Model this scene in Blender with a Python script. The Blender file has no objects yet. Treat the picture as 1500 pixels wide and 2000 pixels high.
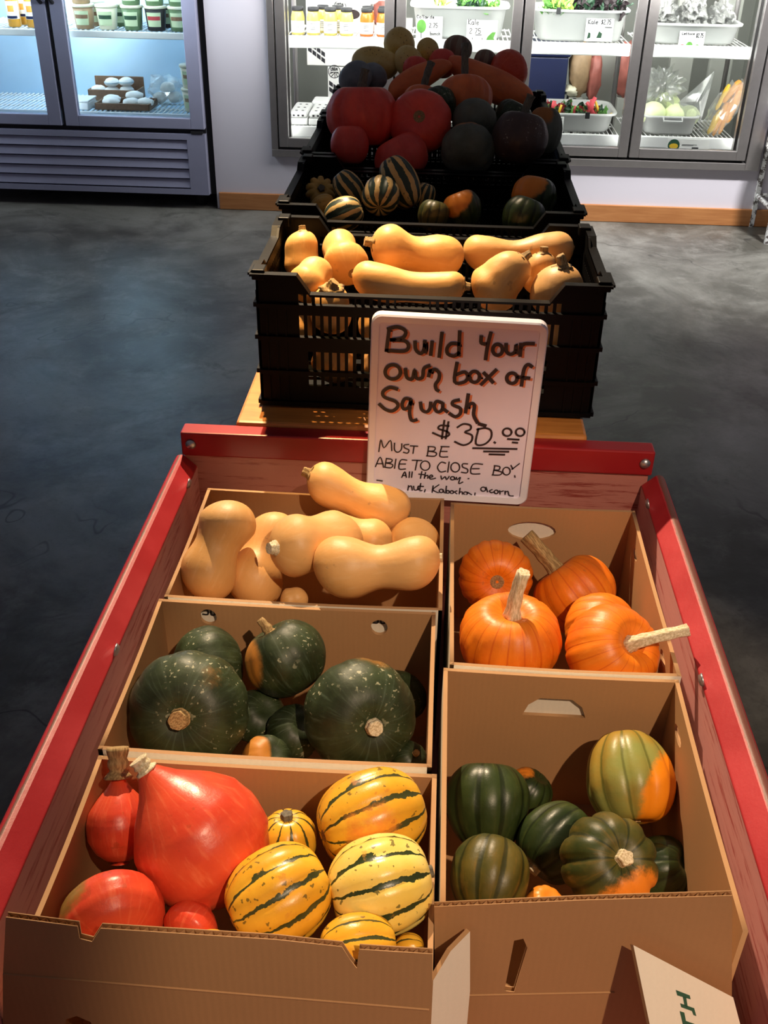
import bpy, bmesh, math, random
from mathutils import Vector, Matrix, noise
random.seed(7)
S = bpy.context.scene
COL = S.collection
# ---------------------------------------------------------------- camera
TH, PS, AL, FP, CH = math.radians(32.2), math.radians(2.8), math.radians(1.09), 1984.0, 1.62
FW = Vector((-math.sin(PS)*math.cos(TH), math.cos(PS)*math.cos(TH), -math.sin(TH)))
R0 = Vector((math.cos(PS), math.sin(PS), 0)); U0 = R0.cross(FW)
RT = math.cos(AL)*R0 + math.sin(AL)*U0; UP = math.cos(AL)*U0 - math.sin(AL)*R0
CC = Vector((0, 0, CH))
def ray(x, y): return FW + RT*((x-750)/FP) + UP*((1000-y)/FP)
def aY(x, y, Y):
    r = ray(x, y); return CC + r*(Y/r.y)
def aZ(x, y, Z):
    r = ray(x, y); return CC + r*((Z-CH)/r.z)
def depth(p): return (p-CC).dot(FW)
cd = bpy.data.cameras.new('camera'); cam = bpy.data.objects.new('camera', cd); COL.objects.link(cam)
m = Matrix((RT, UP, -FW)).transposed().to_4x4(); m.translation = CC; cam.matrix_world = m
cd.sensor_fit = 'VERTICAL'; cd.sensor_height = 36; cd.lens = FP/2000*36; cd.clip_start = .05
S.camera = cam
S.view_settings.view_transform = 'Standard'; S.view_settings.look = 'None'
S.view_settings.gamma = 1; S.view_settings.exposure = 0.0
# ---------------------------------------------------------------- materials
def newmat(name):
    m = bpy.data.materials.new(name); m.use_nodes = True
    nt = m.node_tree; b = nt.nodes['Principled BSDF']; return m, nt, b
def nd(nt, t, inp=None, **kw):
    n = nt.nodes.new(t)
    for k, v in kw.items(): setattr(n, k, v)
    for k, v in (inp or {}).items():
        if isinstance(v, bpy.types.NodeSocket): nt.links.new(v, n.inputs[k])
        else: n.inputs[k].default_value = v
    return n
def rgb(c): return (c[0], c[1], c[2], 1)
def mixc(nt, f, a, b):
    n = nt.nodes.new('ShaderNodeMix'); n.data_type = 'RGBA'
    for i, v in ((0, f), (6, a), (7, b)):
        if isinstance(v, bpy.types.NodeSocket): nt.links.new(v, n.inputs[i])
        else: n.inputs[i].default_value = v if i == 0 else rgb(v)
    return n.outputs[2]
def mth(nt, op, a, b=None, c=None):
    n = nt.nodes.new('ShaderNodeMath'); n.operation = op
    for i, v in enumerate((a, b, c)):
        if v is None: continue
        if isinstance(v, bpy.types.NodeSocket): nt.links.new(v, n.inputs[i])
        else: n.inputs[i].default_value = v
    return n.outputs[0]
def step(nt, v, lo, hi):
    n = nt.nodes.new('ShaderNodeMapRange'); n.interpolation_type = 'SMOOTHSTEP'
    nt.links.new(v, n.inputs[0]); n.inputs[1].default_value = lo; n.inputs[2].default_value = hi
    return n.outputs[0]
def objc(nt): return nd(nt, 'ShaderNodeTexCoord').outputs['Object']
def noi(nt, co, sc, det=3, rough=.5, dist=0):
    return nd(nt, 'ShaderNodeTexNoise', {'Vector': co, 'Scale': sc, 'Detail': det, 'Roughness': rough, 'Distortion': dist}).outputs[0]
def bump(nt, b, h, s, d=.001):
    n = nd(nt, 'ShaderNodeBump', {'Height': h, 'Strength': s, 'Distance': d}); nt.links.new(n.outputs[0], b.inputs['Normal'])
def simple(name, c, rough=.5, metal=0, var=0, vs=20, bmp=0, bs=60, spec=.5):
    m, nt, b = newmat(name); b.inputs['Roughness'].default_value = rough; b.inputs['Metallic'].default_value = metal
    b.inputs['Specular IOR Level'].default_value = spec
    co = objc(nt)
    v = var or .04
    f = noi(nt, co, vs)
    nt.links.new(mixc(nt, f, [x*(1-v) for x in c], [min(1, x*(1+v)) for x in c]), b.inputs['Base Color'])
    if bmp: bump(nt, b, noi(nt, co, bs), bmp)
    return m
def squashmat(name, base, dark, orange=(.78, .24, .02), rough=.35, speck=None, vs=14, stripes=None, line=None, veins=0, blem=None, pn=.5, sline=None):
    m, nt, b = newmat(name); co = objc(nt)
    n1 = noi(nt, co, vs, 4, .6)
    col = mixc(nt, step(nt, n1, .35, .68), base, dark)
    sp = nd(nt, 'ShaderNodeSeparateXYZ', {0: co})
    ang = mth(nt, 'DIVIDE', mth(nt, 'ARCTAN2', sp.outputs[1], sp.outputs[0]), 2*math.pi)
    if veins:
        cyl = nd(nt, 'ShaderNodeCombineXYZ', {0: mth(nt, 'MULTIPLY', ang, veins), 1: mth(nt, 'MULTIPLY', sp.outputs[2], 9)}).outputs[0]
        nv = noi(nt, cyl, 3, 4, .6)
        col = mixc(nt, mth(nt, 'MULTIPLY', step(nt, nv, .5, .75), .5), col, line or dark)
    if stripes:
        n, w, sc, amp = stripes
        nn = noi(nt, co, sc, 4, .6)
        a = mth(nt, 'ADD', mth(nt, 'MULTIPLY', ang, n), mth(nt, 'MULTIPLY', mth(nt, 'SUBTRACT', nn, .5), amp))
        fr = mth(nt, 'ABSOLUTE', mth(nt, 'SUBTRACT', mth(nt, 'FRACT', mth(nt, 'ADD', a, .5)), .5))
        lim = mth(nt, 'MULTIPLY', noi(nt, co, sc*.55, 2), w*2)
        mask = mth(nt, 'GREATER_THAN', lim, fr)
        if sline: col = mixc(nt, mth(nt, 'MULTIPLY', step(nt, mth(nt, 'SUBTRACT', lim, fr), -.03, .05), .75), col, sline)
        else:
            col = mixc(nt, mask, col, line)
            fl = step(nt, noi(nt, co, sc*2.6, 2, .5), .66, .68)
            col = mixc(nt, mth(nt, 'MULTIPLY', fl, .75), col, line)
    at = nd(nt, 'ShaderNodeAttribute', attribute_name='patch')
    pv = mth(nt, 'ADD', at.outputs['Fac'], mth(nt, 'MULTIPLY', mth(nt, 'SUBTRACT', noi(nt, co, 28, 6, .75), .5), pn))
    col = mixc(nt, step(nt, pv, -.09, .08), col, orange)
    if speck:
        s1 = step(nt, noi(nt, co, 170, 2, .5), .62, .69)
        s2 = step(nt, noi(nt, co, 16, 2), .46, .62)
        col = mixc(nt, mth(nt, 'MULTIPLY', s1, s2), col, speck)
    if blem:
        bl = mth(nt, 'MULTIPLY', step(nt, noi(nt, co, 70, 3, .6), .62, .70), step(nt, noi(nt, co, 11, 2), .52, .62))
        col = mixc(nt, mth(nt, 'MULTIPLY', bl, .55), col, blem)
    nt.links.new(col, b.inputs['Base Color'])
    nt.links.new(mth(nt, 'ADD', mth(nt, 'MULTIPLY', noi(nt, co, 30, 4, .7), .34), rough-.10), b.inputs['Roughness'])
    b.inputs['Specular IOR Level'].default_value = .42
    bump(nt, b, mth(nt, 'ADD', noi(nt, co, 45, 5, .6), mth(nt, 'MULTIPLY', noi(nt, co, 9, 2), 2.2)), .32, .0022)
    return m
M = {}
M['pumpkin'] = squashmat('pumpkin_skin', (.84, .22, .010), (.72, .15, .007), rough=.36, veins=24, line=(.88, .30, .03), blem=(.45, .12, .02), stripes=(18, .05, 9, .2), sline=(.60, .10, .004))
M['redpumpkin'] = squashmat('red_pumpkin_skin', (.85, .09, .06), (.68, .055, .04), rough=.4, veins=20, line=(.68, .12, .07))
M['kuri'] = squashmat('kuri_skin', (.72, .085, .032), (.60, .05, .02), rough=.28, veins=16, line=(.84, .20, .09), orange=(.26, .15, .03), blem=(.4, .06, .02))
M['kabocha'] = squashmat('kabocha_skin', (.014, .022, .006), (.036, .055, .020), rough=.42, vs=18, speck=(.34, .34, .22), veins=22, line=(.085, .125, .08), pn=.22, orange=(.5, .2, .03))
M['greysquash'] = squashmat('grey_green_skin', (.075, .085, .06), (.13, .14, .11), rough=.6, orange=(.40, .14, .03))
M['darksquash'] = squashmat('black_brown_skin', (.05, .03, .026), (.085, .05, .04), rough=.4, speck=(.4, .35, .28))
M['acorn'] = squashmat('acorn_skin', (.014, .026, .007), (.035, .055, .013), rough=.32, vs=9, veins=10, line=(.07, .09, .02), stripes=(10, .09, 12, .2), sline=(.006, .012, .003))
M['olive'] = squashmat('acorn_olive_skin', (.028, .042, .008), (.11, .085, .012), rough=.38, vs=13, veins=10, line=(.20, .11, .015), stripes=(10, .09, 12, .3), sline=(.010, .018, .004))
M['paleacorn'] = squashmat('acorn_pale_skin', (.25, .27, .07), (.36, .22, .03), rough=.32, vs=9, orange=(.85, .27, .01), stripes=(10, .08, 12, .3), sline=(.10, .11, .02))
M['yellow'] = squashmat('striped_yellow_skin', (.82, .46, .035), (.72, .34, .02), rough=.26, stripes=(10, .085, 45, .55), line=(.05, .055, .015), orange=(.70, .24, .03), blem=(.55, .2, .03))
M['paleyellow'] = squashmat('striped_pale_skin', (.92, .71, .20), (.88, .60, .10), rough=.24, stripes=(10, .085, 48, .55), line=(.035, .05, .015), orange=(.74, .30, .05), blem=(.6, .3, .05))
M['cream'] = squashmat('striped_cream_skin', (.72, .50, .20), (.64, .40, .13), rough=.35, stripes=(9, .26, 34, .5), line=(.025, .045, .03))
M['butternut'] = squashmat('butternut_skin', (.78, .44, .165), (.70, .36, .11), rough=.42, vs=7, veins=10, line=(.82, .52, .24), blem=(.42, .22, .08))
M['banana'] = squashmat('banana_squash_skin', (.82, .19, .05), (.68, .13, .035), rough=.45, veins=9, line=(.5, .14, .06))
M['spaghetti'] = squashmat('spaghetti_squash_skin', (.80, .62, .25), (.68, .46, .13), rough=.45, speck=(.25, .13, .04))
M['hubbard'] = squashmat('blue_hubbard_skin', (.26, .29, .31), (.17, .19, .21), rough=.6)
M['turban'] = squashmat('turban_skin', (.26, .15, .08), (.15, .10, .08), rough=.5, stripes=(8, .2, 20, .4), line=(.25, .2, .14))
M['scallop'] = squashmat('scallop_skin', (.62, .38, .09), (.5, .27, .05), rough=.4, speck=(.1, .1, .03))
def woody(name, a, c):
    m, nt, b = newmat(name); co = objc(nt)
    mp = nd(nt, 'ShaderNodeMapping', {'Vector': co}); mp.inputs['Scale'].default_value = (1, 1, .18)
    n = noi(nt, mp.outputs[0], 420, 3, .6)
    nt.links.new(mixc(nt, step(nt, n, .35, .65), a, c), b.inputs['Base Color']); b.inputs['Roughness'].default_value = .8
    bump(nt, b, n, .6, .001); return m
M['stem'] = woody('pale_stem', (.80, .70, .50), (.50, .40, .23))
M['darkstem'] = woody('grey_stem', (.16, .14, .10), (.09, .08, .06))
M['tanstem'] = woody('tan_stem', (.46, .31, .13), (.24, .14, .05))
M['scar'] = woody('scar', (.38, .22, .09), (.22, .12, .05))
# cardboard
def cardmat(name, c, flute=True, stain=0):
    m, nt, b = newmat(name); co = objc(nt)
    n = noi(nt, co, 6, 4, .6); n2 = noi(nt, co, 300, 2)
    col = mixc(nt, n, [x*.92 for x in c], [x*1.07 for x in c]); col = mixc(nt, mth(nt, 'MULTIPLY', n2, .16), col, [x*.6 for x in c])
    nt.links.new(col, b.inputs['Base Color']); b.inputs['Roughness'].default_value = .75
    b.inputs['Specular IOR Level'].default_value = .2
    w = nd(nt, 'ShaderNodeTexWave', {'Vector': co, 'Scale': 42, 'Distortion': .3}, bands_direction='X').outputs[1]
    bump(nt, b, w, .12, .0006)
    return m
M['kraft'] = cardmat('kraft_cardboard', (.46, .25, .115)); M['kraftedge'] = cardmat('cardboard_edge', (.46, .265, .13))
M['whitecard'] = cardmat('white_printed_cardboard', (.80, .73, .62))
M['ink'] = simple('black_ink', (.015, .015, .02), .6); M['greenink'] = simple('dark_green_ink', (.02, .09, .05), .6)
def paintwood(name, c, worn, amt, along=(1, 14, 14), rough=.45):
    m, nt, b = newmat(name); co = objc(nt)
    mp = nd(nt, 'ShaderNodeMapping', {'Vector': co}); mp.inputs['Scale'].default_value = along
    n = noi(nt, mp.outputs[0], 9, 6, .7); n2 = noi(nt, co, 7, 3)
    f = step(nt, mth(nt, 'ADD', n, mth(nt, 'MULTIPLY', n2, .35)), amt, amt+.16)
    nt.links.new(mixc(nt, f, c, worn), b.inputs['Base Color']); b.inputs['Roughness'].default_value = rough
    bump(nt, b, n, .35, .001); return m
M['redpanel'] = paintwood('worn_red_panel', (.25, .04, .032), (.44, .17, .14), .50)
M['redpanel_y'] = paintwood('worn_lit_red_side', (.42, .085, .08), (.66, .30, .28), .50, (14, 1, 14))  # worn side paint, with the pink of the lit strip put into its colours
M['redpaint'] = simple('glossy_red_paint', (.30, .012, .016), .32, 0, .15, 8, .1, 40)
def railmat():
    m, nt, b = newmat('red_rail_paint'); co = objc(nt); sp = nd(nt, 'ShaderNodeSeparateXYZ', {0: co})
    n = noi(nt, co, 28, 6, .75)
    # bare wood worn along the crest of the rail (local z near the top)
    band = mth(nt, 'SUBTRACT', 1, mth(nt, 'MULTIPLY', mth(nt, 'ABSOLUTE', mth(nt, 'SUBTRACT', mth(nt, 'ABSOLUTE', sp.outputs[0]), .027)), 130))
    ln = nd(nt, 'ShaderNodeMapping', {'Vector': co}); ln.inputs['Scale'].default_value = (1, .12, 1)
    f = step(nt, mth(nt, 'ADD', mth(nt, 'ADD', band, mth(nt, 'MULTIPLY', n, .9)), mth(nt, 'MULTIPLY', sp.outputs[0], 9)), .85, 1.15)
    col = mixc(nt, step(nt, noi(nt, co, 7, 4), .4, .7), (.36, .012, .018), (.46, .03, .038))
    nt.links.new(mixc(nt, mth(nt, 'MULTIPLY', f, .85), col, (.10, .055, .04)), b.inputs['Base Color']); b.inputs['Roughness'].default_value = .48
    bump(nt, b, n, .4, .0015); return m
M['rail'] = railmat()
def woodmat(name, a, c, sc=(14, 1, 14), rough=.4):
    m, nt, b = newmat(name); co = objc(nt)
    mp = nd(nt, 'ShaderNodeMapping', {'Vector': co}); mp.inputs['Scale'].default_value = sc
    n = noi(nt, mp.outputs[0], 6, 5, .6, .6)
    nt.links.new(mixc(nt, step(nt, n, .3, .7), a, c), b.inputs['Base Color']); b.inputs['Roughness'].default_value = rough; return m
M['tabletop'] = woodmat('orange_table_wood', (.55, .22, .05), (.42, .15, .03), (1, 10, 10))
M['baseboard'] = woodmat('orange_baseboard', (.46, .20, .07), (.38, .15, .05), (1, 12, 12))
M['blackplastic'] = simple('black_crate_plastic', (.0016, .0016, .0019), .46, 0, .1, 30, .15, 90, .12)
M['bolt'] = simple('zinc_bolt', (.5, .5, .52), .35, .9)
M['wall'] = simple('lavender_white_wall_paint', (.62, .60, .68), .7, 0, .03, 3, .1, 200)
M['boardwhite'] = simple('whiteboard_enamel', (.82, .74, .88), .25); M['boardframe'] = simple('whiteboard_frame', (.86, .80, .88), .3)
M['marker'] = simple('black_marker', (.03, .02, .025), .5, 0, .5, 60); M['markero'] = simple('orange_marker', (.72, .22, .10), .5, 0, .2, 60)
M['steel'] = simple('brushed_steel', (.42, .40, .40), .32, .85, .1, 30); M['gasket'] = simple('black_gasket', (.008, .008, .01), .6)
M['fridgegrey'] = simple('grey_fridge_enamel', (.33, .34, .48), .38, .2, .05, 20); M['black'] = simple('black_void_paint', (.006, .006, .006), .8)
M['white'] = simple('white_plastic', (.78, .79, .78), .35); M['tintedliner'] = simple('white_fridge_liner', (.50, .70, .86), .4)  # liner colour carries the bluish cast of the fridge light
M['tub'] = simple('white_bus_tub', (.50, .51, .50), .45); M['paper'] = simple('paper_label', (.85, .85, .82), .7)
M['coolerwall'] = simple('grey_cooler_wall', (.30, .31, .28), .6); M['navy'] = simple('navy_bin_plastic', (.006, .012, .055), .4)
M['green'] = simple('leaf_green', (.10, .28, .05), .5, 0, .5, 40); M['darkgreen'] = simple('kale_dark', (.02, .06, .03), .5, 0, .5, 40)
M['lime'] = simple('pale_stalk_green', (.38, .52, .10), .5, 0, .3, 40); M['purpleleaf'] = simple('purple_kale', (.025, .015, .018), .5, 0, .5, 40)
M['pinkstem'] = simple('pink_chard_stalk', (.75, .08, .10), .4); M['yellowstem'] = simple('yellow_chard_stalk', (.85, .55, .04), .4)
M['cabbage'] = simple('pale_green_cabbage', (.80, .88, .52), .5, 0, .12, 25); M['carrot'] = simple('orange_carrot', (.80, .36, .06), .5, 0, .2, 30)
M['meat'] = simple('pink_packed_meat', (.30, .09, .07), .5, 0, .5, 25); M['brownpaper'] = simple('brown_wicker', (.20, .11, .06), .7, 0, .4, 90, .5, 120)
M['yellowjar'] = simple('yellow_relish', (.62, .50, .12), .3, 0, .3, 60); M['orangejar'] = simple('orange_sauce', (.62, .16, .02), .3, 0, .3, 60)
M['juice'] = simple('amber_juice', (.62, .30, .03), .2, 0, .3, 30); M['greentub'] = simple('green_dip_tub', (.10, .17, .08), .35, 0, .3, 30)
M['label'] = simple('green_paper_label', (.50, .60, .38), .6); M['redlabel'] = simple('red_print', (.40, .04, .05), .6)
M['tan'] = simple('tan_food', (.30, .20, .11), .5, 0, .3, 40); M['clearish'] = simple('clouded_deli_plastic', (.62, .60, .45), .3, 0, .2, 20)
M['bluelabel'] = simple('pale_blue_print', (.45, .60, .68), .5)
M['eggred'] = simple('dark_hole', (.02, .01, .01), .9)
m, nt, b = newmat('glass'); out = nt.nodes['Material Output']
tr = nd(nt, 'ShaderNodeBsdfTransparent', {0: (.96, .98, .98, 1)}); gl = nd(nt, 'ShaderNodeBsdfGlossy', {'Roughness': .02})
fr = nd(nt, 'ShaderNodeFresnel', {0: 1.45}); mx = nd(nt, 'ShaderNodeMixShader', {0: mth(nt, 'MULTIPLY', fr.outputs[0], .8), 1: tr.outputs[0], 2: gl.outputs[0]})
nt.links.new(mx.outputs[0], out.inputs[0]); M['glass'] = m
m, nt, b = newmat('clear_plastic_bag'); out = nt.nodes['Material Output']
tr = nd(nt, 'ShaderNodeBsdfTransparent', {0: (.95, .96, .95, 1)}); gl = nd(nt, 'ShaderNodeBsdfGlossy', {'Roughness': .12}); df = nd(nt, 'ShaderNodeBsdfDiffuse', {0: (.8, .82, .8, 1)})
m1 = nd(nt, 'ShaderNodeMixShader', {0: .5, 1: gl.outputs[0], 2: df.outputs[0]})
mx = nd(nt, 'ShaderNodeMixShader', {0: .30, 1: tr.outputs[0], 2: m1.outputs[0]}); nt.links.new(mx.outputs[0], out.inputs[0]); M['bag'] = m
m, nt, b = newmat('silver_foil'); b.inputs['Metallic'].default_value = .75; b.inputs['Base Color'].default_value = (.42, .42, .41, 1); b.inputs['Roughness'].default_value = .28
bump(nt, b, noi(nt, objc(nt), 26, 5, .75), .9, .03); M['foil'] = m
def lampmat(name, c, s):
    m, nt, b = newmat(name); b.inputs['Emission Color'].default_value = rgb(c); b.inputs['Emission Strength'].default_value = s; return m
M['led'] = lampmat('led_strip', (1, .98, .92), 14); M['bluled'] = lampmat('cool_fridge_lamp', (.75, .92, 1), 10)
m, nt, b = newmat('polished_concrete'); co = objc(nt)
n1 = noi(nt, co, .9, 5, .6, .4); n2 = noi(nt, co, 5, 6, .7, .3); n3 = noi(nt, co, 60, 3)
n1 = noi(nt, co, 1.1, 8, .68, .5)
col = mixc(nt, step(nt, n1, .40, .62), (.058, .056, .048), (.165, .163, .148)); col = mixc(nt, mth(nt, 'MULTIPLY', step(nt, n2, .48, .72), .45), col, (.25, .25, .23))
n4 = noi(nt, co, 3.2, 8, .75, .8); col = mixc(nt, mth(nt, 'MULTIPLY', step(nt, n4, .56, .66), .55), col, (.045, .043, .038))
# hairline cracks and drag marks
wv = mth(nt, 'ABSOLUTE', mth(nt, 'SUBTRACT', noi(nt, co, .8, 4, .55, .25), .5)); gap = mth(nt, 'MULTIPLY', mth(nt, 'SUBTRACT', 1, step(nt, wv, .0, .0035)), step(nt, noi(nt, co, 1.7, 2), .48, .56))
col = mixc(nt, mth(nt, 'MULTIPLY', gap, .7), col, (.02, .019, .017))
col = mixc(nt, mth(nt, 'MULTIPLY', step(nt, n3, .55, .75), .25), col, (.04, .04, .036))
nt.links.new(col, b.inputs['Base Color'])
nt.links.new(mth(nt, 'ADD', mth(nt, 'MULTIPLY', n4, .38), .20), b.inputs['Roughness']); bump(nt, b, mth(nt, 'ADD', n2, mth(nt, 'MULTIPLY', n3, .25)), .22, .004); b.inputs['Specular IOR Level'].default_value = .34; M['floor'] = m
# ---------------------------------------------------------------- object helpers
def link(name, me, mat=None, parent=None, smooth=False):
    o = bpy.data.objects.new(name, me); COL.objects.link(o)
    if mat is not None:
        for k in (mat if isinstance(mat, (list, tuple)) else [mat]): me.materials.append(M[k] if isinstance(k, str) else k)
    if parent is not None: o.parent = parent; o.matrix_parent_inverse = parent.matrix_basis.inverted()
    if smooth:
        for p in me.polygons: p.use_smooth = True
    return o
def obj(name, bm, mat, parent=None, smooth=False, bevel=0):
    me = bpy.data.meshes.new(name)
    bmesh.ops.recalc_face_normals(bm, faces=bm.faces); bm.to_mesh(me); bm.free()
    o = link(name, me, mat, parent, smooth)
    if bevel:
        md = o.modifiers.new('bevel', 'BEVEL'); md.width = bevel; md.segments = 2; md.limit_method = 'ANGLE'
    return o
def tag(o, label=None, cat=None, group=None, kind=None):
    if label: o['label'] = label
    if cat: o['category'] = cat
    if group: o['group'] = group
    if kind: o['kind'] = kind
    return o
def thing(name, label, cat, loc, group=None, rot=None):
    o = bpy.data.objects.new(name, None); COL.objects.link(o); o.empty_display_size = .05
    mm = (rot.to_4x4() if rot is not None else Matrix.Identity(4)); mm.translation = Vector(loc); o.matrix_basis = mm
    return tag(o, label, cat, group)
def B(bm, x0, x1, y0, y1, z0, z1, mi=0):
    vs = [bm.verts.new((x, y, z)) for x in (x0, x1) for y in (y0, y1) for z in (z0, z1)]
    for f in ((0, 1, 3, 2), (4, 6, 7, 5), (0, 4, 5, 1), (2, 3, 7, 6), (0, 2, 6, 4), (1, 5, 7, 3)):
        fc = bm.faces.new([vs[i] for i in f]); fc.material_index = mi
def box(name, x0, x1, y0, y1, z0, z1, mat, parent=None, bevel=0):
    bm = bmesh.new(); B(bm, x0, x1, y0, y1, z0, z1); return obj(name, bm, mat, parent, bevel=bevel)
def prism(bm, pts, o, u, v, n, t):
    """extruded polygon: pts in (u,v) axes from origin o, thickness t along n"""
    a = [bm.verts.new(o + u*p[0] + v*p[1]) for p in pts]; c = [bm.verts.new(o + u*p[0] + v*p[1] + n*t) for p in pts]
    k = len(pts); bm.faces.new(a); bm.faces.new(c[::-1])
    for i in range(k): bm.faces.new((a[i], c[i], c[(i+1) % k], a[(i+1) % k]))
def lathe(bm, prof, seg=24, cx=0, cy=0, cap=True):
    rings = []
    for r, z in prof: rings.append([bm.verts.new((cx+r*math.cos(2*math.pi*i/seg), cy+r*math.sin(2*math.pi*i/seg), z)) for i in range(seg)])
    for a, c in zip(rings, rings[1:]):
        for i in range(seg): bm.faces.new((a[i], a[(i+1) % seg], c[(i+1) % seg], c[i]))
    if cap: bm.faces.new(rings[0][::-1]); bm.faces.new(rings[-1])
def tube(bm, pts, rad, seg=8, ridge=0, nr=5):
    pts = [Vector(p) for p in pts]; n = len(pts); rings = []
    up = Vector((.3, .2, 1)).normalized()
    prev = None
    for i, p in enumerate(pts):
        t = (pts[min(i+1, n-1)] - pts[max(i-1, 0)]).normalized()
        if prev is None:
            x = t.cross(Vector((0, 1, .1))); x = x if x.length > .01 else t.cross(Vector((1, 0, 0)))
        else: x = prev - t*prev.dot(t)
        x.normalize(); prev = x; y = t.cross(x); r = rad[i] if isinstance(rad, (list, tuple)) else rad
        rings.append([bm.verts.new(p + (x*math.cos(a) + y*math.sin(a))*r*(1+ridge*math.cos(nr*a))) for a in [2*math.pi*k/seg for k in range(seg)]])
    for a, c in zip(rings, rings[1:]):
        for i in range(seg): bm.faces.new((a[i], a[(i+1) % seg], c[(i+1) % seg], c[i]))
    bm.faces.new(rings[0][::-1]); bm.faces.new(rings[-1])
def plate(name, outline, holes, o, u, v, n, t, mats, parent, inner=None):
    """flat sheet with holes; outline/holes in (u,v); mats=[side facing +n, side facing -n, edge]"""
    cu = bpy.data.curves.new('c', 'CURVE'); cu.dimensions = '2D'; cu.fill_mode = 'BOTH'; cu.extrude = t/2
    for pl in [outline]+list(holes):
        s = cu.splines.new('POLY'); s.points.add(len(pl)-1); s.use_cyclic_u = True
        for i, p in enumerate(pl): s.points[i].co = (p[0], p[1], 0, 1)
    ob = bpy.data.objects.new('tmp', cu); COL.objects.link(ob); bpy.context.view_layer.update()
    me = bpy.data.meshes.new_from_object(ob.evaluated_get(bpy.context.evaluated_depsgraph_get()))
    bpy.data.objects.remove(ob); bpy.data.curves.remove(cu)
    me.materials.clear()
    mt = Matrix((u, v, n)).transposed().to_4x4(); mt.translation = o + n*(t/2); me.transform(mt)
    if mt.to_3x3().determinant() < 0: me.flip_normals()
    ob = link(name, me, mats, parent)
    for p in me.polygons:
        d = p.normal.dot(n); p.material_index = 0 if d > .5 else (1 if d < -.5 else len(mats)-1)
    return ob
def ell(cx, cy, rx, ry, n=20, a0=0, a1=360): return [(cx+rx*math.cos(math.radians(a0+(a1-a0)*i/n)), cy+ry*math.sin(math.radians(a0+(a1-a0)*i/n))) for i in range(n)]
X, Y, Z = Vector((1, 0, 0)), Vector((0, 1, 0)), Vector((0, 0, 1))
# ================================================================ ROOM
WY = 5.70
tag(box('floor', -4.2, 4.2, -1.6, 9.2, -.1, 0, 'floor'), kind='structure')
def wall(name, *a, mat='wall'): return tag(box(name, *a, mat), kind='structure')
wall('wall_back', -1.25, -.925, WY, WY+.12, 0, 3.2)
wall('wall_back', -.925, 1.69, WY, WY+.12, 0, .305)
wall('wall_back', -.925, 1.69, WY, WY+.12, 2.15, 3.2)
wall('wall_back', 1.69, 4.2, WY, WY+.12, 0, 3.2)
wall('wall_alcove', -4.2, -1.13, 6.75, 6.87, 0, 3.2)
wall('wall_alcove', -1.25, -1.13, WY+.12, 6.75, 0, 3.2)
wall('wall_left', -4.3, -4.2, -1.6, 6.87, 0, 3.2); wall('wall_right', 4.2, 4.3, -1.6, 9.2, 0, 3.2)
tag(box('baseboard_back', -1.235, 2.9, WY-.018, WY, 0, .093, 'baseboard', bevel=.004), kind='structure')
# walk-in cold room behind the cooler doors
for a in ((-1.13, 2.2, 7.9, 8.0, 0, 2.6), (2.1, 2.2, WY+.12, 7.9, 0, 2.6)): wall('wall_cold_room', *a, mat='coolerwall')
wall('ceiling_cold_room', -1.13, 2.2, WY+.12, 8.0, 2.5, 2.6, mat='coolerwall')
# ================================================================ COOLER DOORS (frame + four glass doors)
gx = [-.886, -.268, .376, .990, 1.612]
cf = thing('cooler_frame', 'wide steel door frame set in the white wall around four glass cooler doors', 'cooler frame', (.38, WY, .3))
bm = bmesh.new(); F0, F1 = WY-.03, WY+.06
B(bm, -.925, 1.616, F0, F1, .30, .338); B(bm, -.925, 1.616, F0, F1, 2.1, 2.16); B(bm, -.925, -.889, F0, F1, .338, 2.1); B(bm, 1.616, 1.69, F0, F1, .30, 2.16)
obj('steel_surround', bm, 'steel', cf, bevel=.003)
bm = bmesh.new(); B(bm, -.889, 1.616, WY+.0, WY+.05, .338, .352)
for g in gx: B(bm, g-.012, g+.012, WY+.005, WY+.05, .34, 2.1)
obj('black_gasket', bm, 'gasket', cf)
DL = ['leftmost glass cooler door, in front of the jars and egg cartons', 'second glass cooler door from the left, in front of the collards and kale',
      'glass cooler door in front of the rainbow chard tub', 'rightmost glass cooler door, in front of the cabbages and carrots']
for i in range(4):
    x0, x1 = gx[i]+.005, gx[i+1]-.005
    d = tag(thing('cooler_door', DL[i], 'cooler door', ((x0+x1)/2, WY-.02, .35), 'glass doors of the walk-in cooler'))
    w = .05
    bm = bmesh.new()
    B(bm, x0, x0+w, WY-.035, WY, .352, 2.1); B(bm, x1-w, x1, WY-.035, WY, .352, 2.1); B(bm, x0+w, x1-w, WY-.035, WY, .352, .40); B(bm, x0+w, x1-w, WY-.035, WY, 2.04, 2.1)
    obj('door_frame', bm, 'steel', d, bevel=.003)
    box('glass_pane', x0+w, x1-w, WY-.02, WY-.014, .40, 2.04, 'glass', d)
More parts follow.
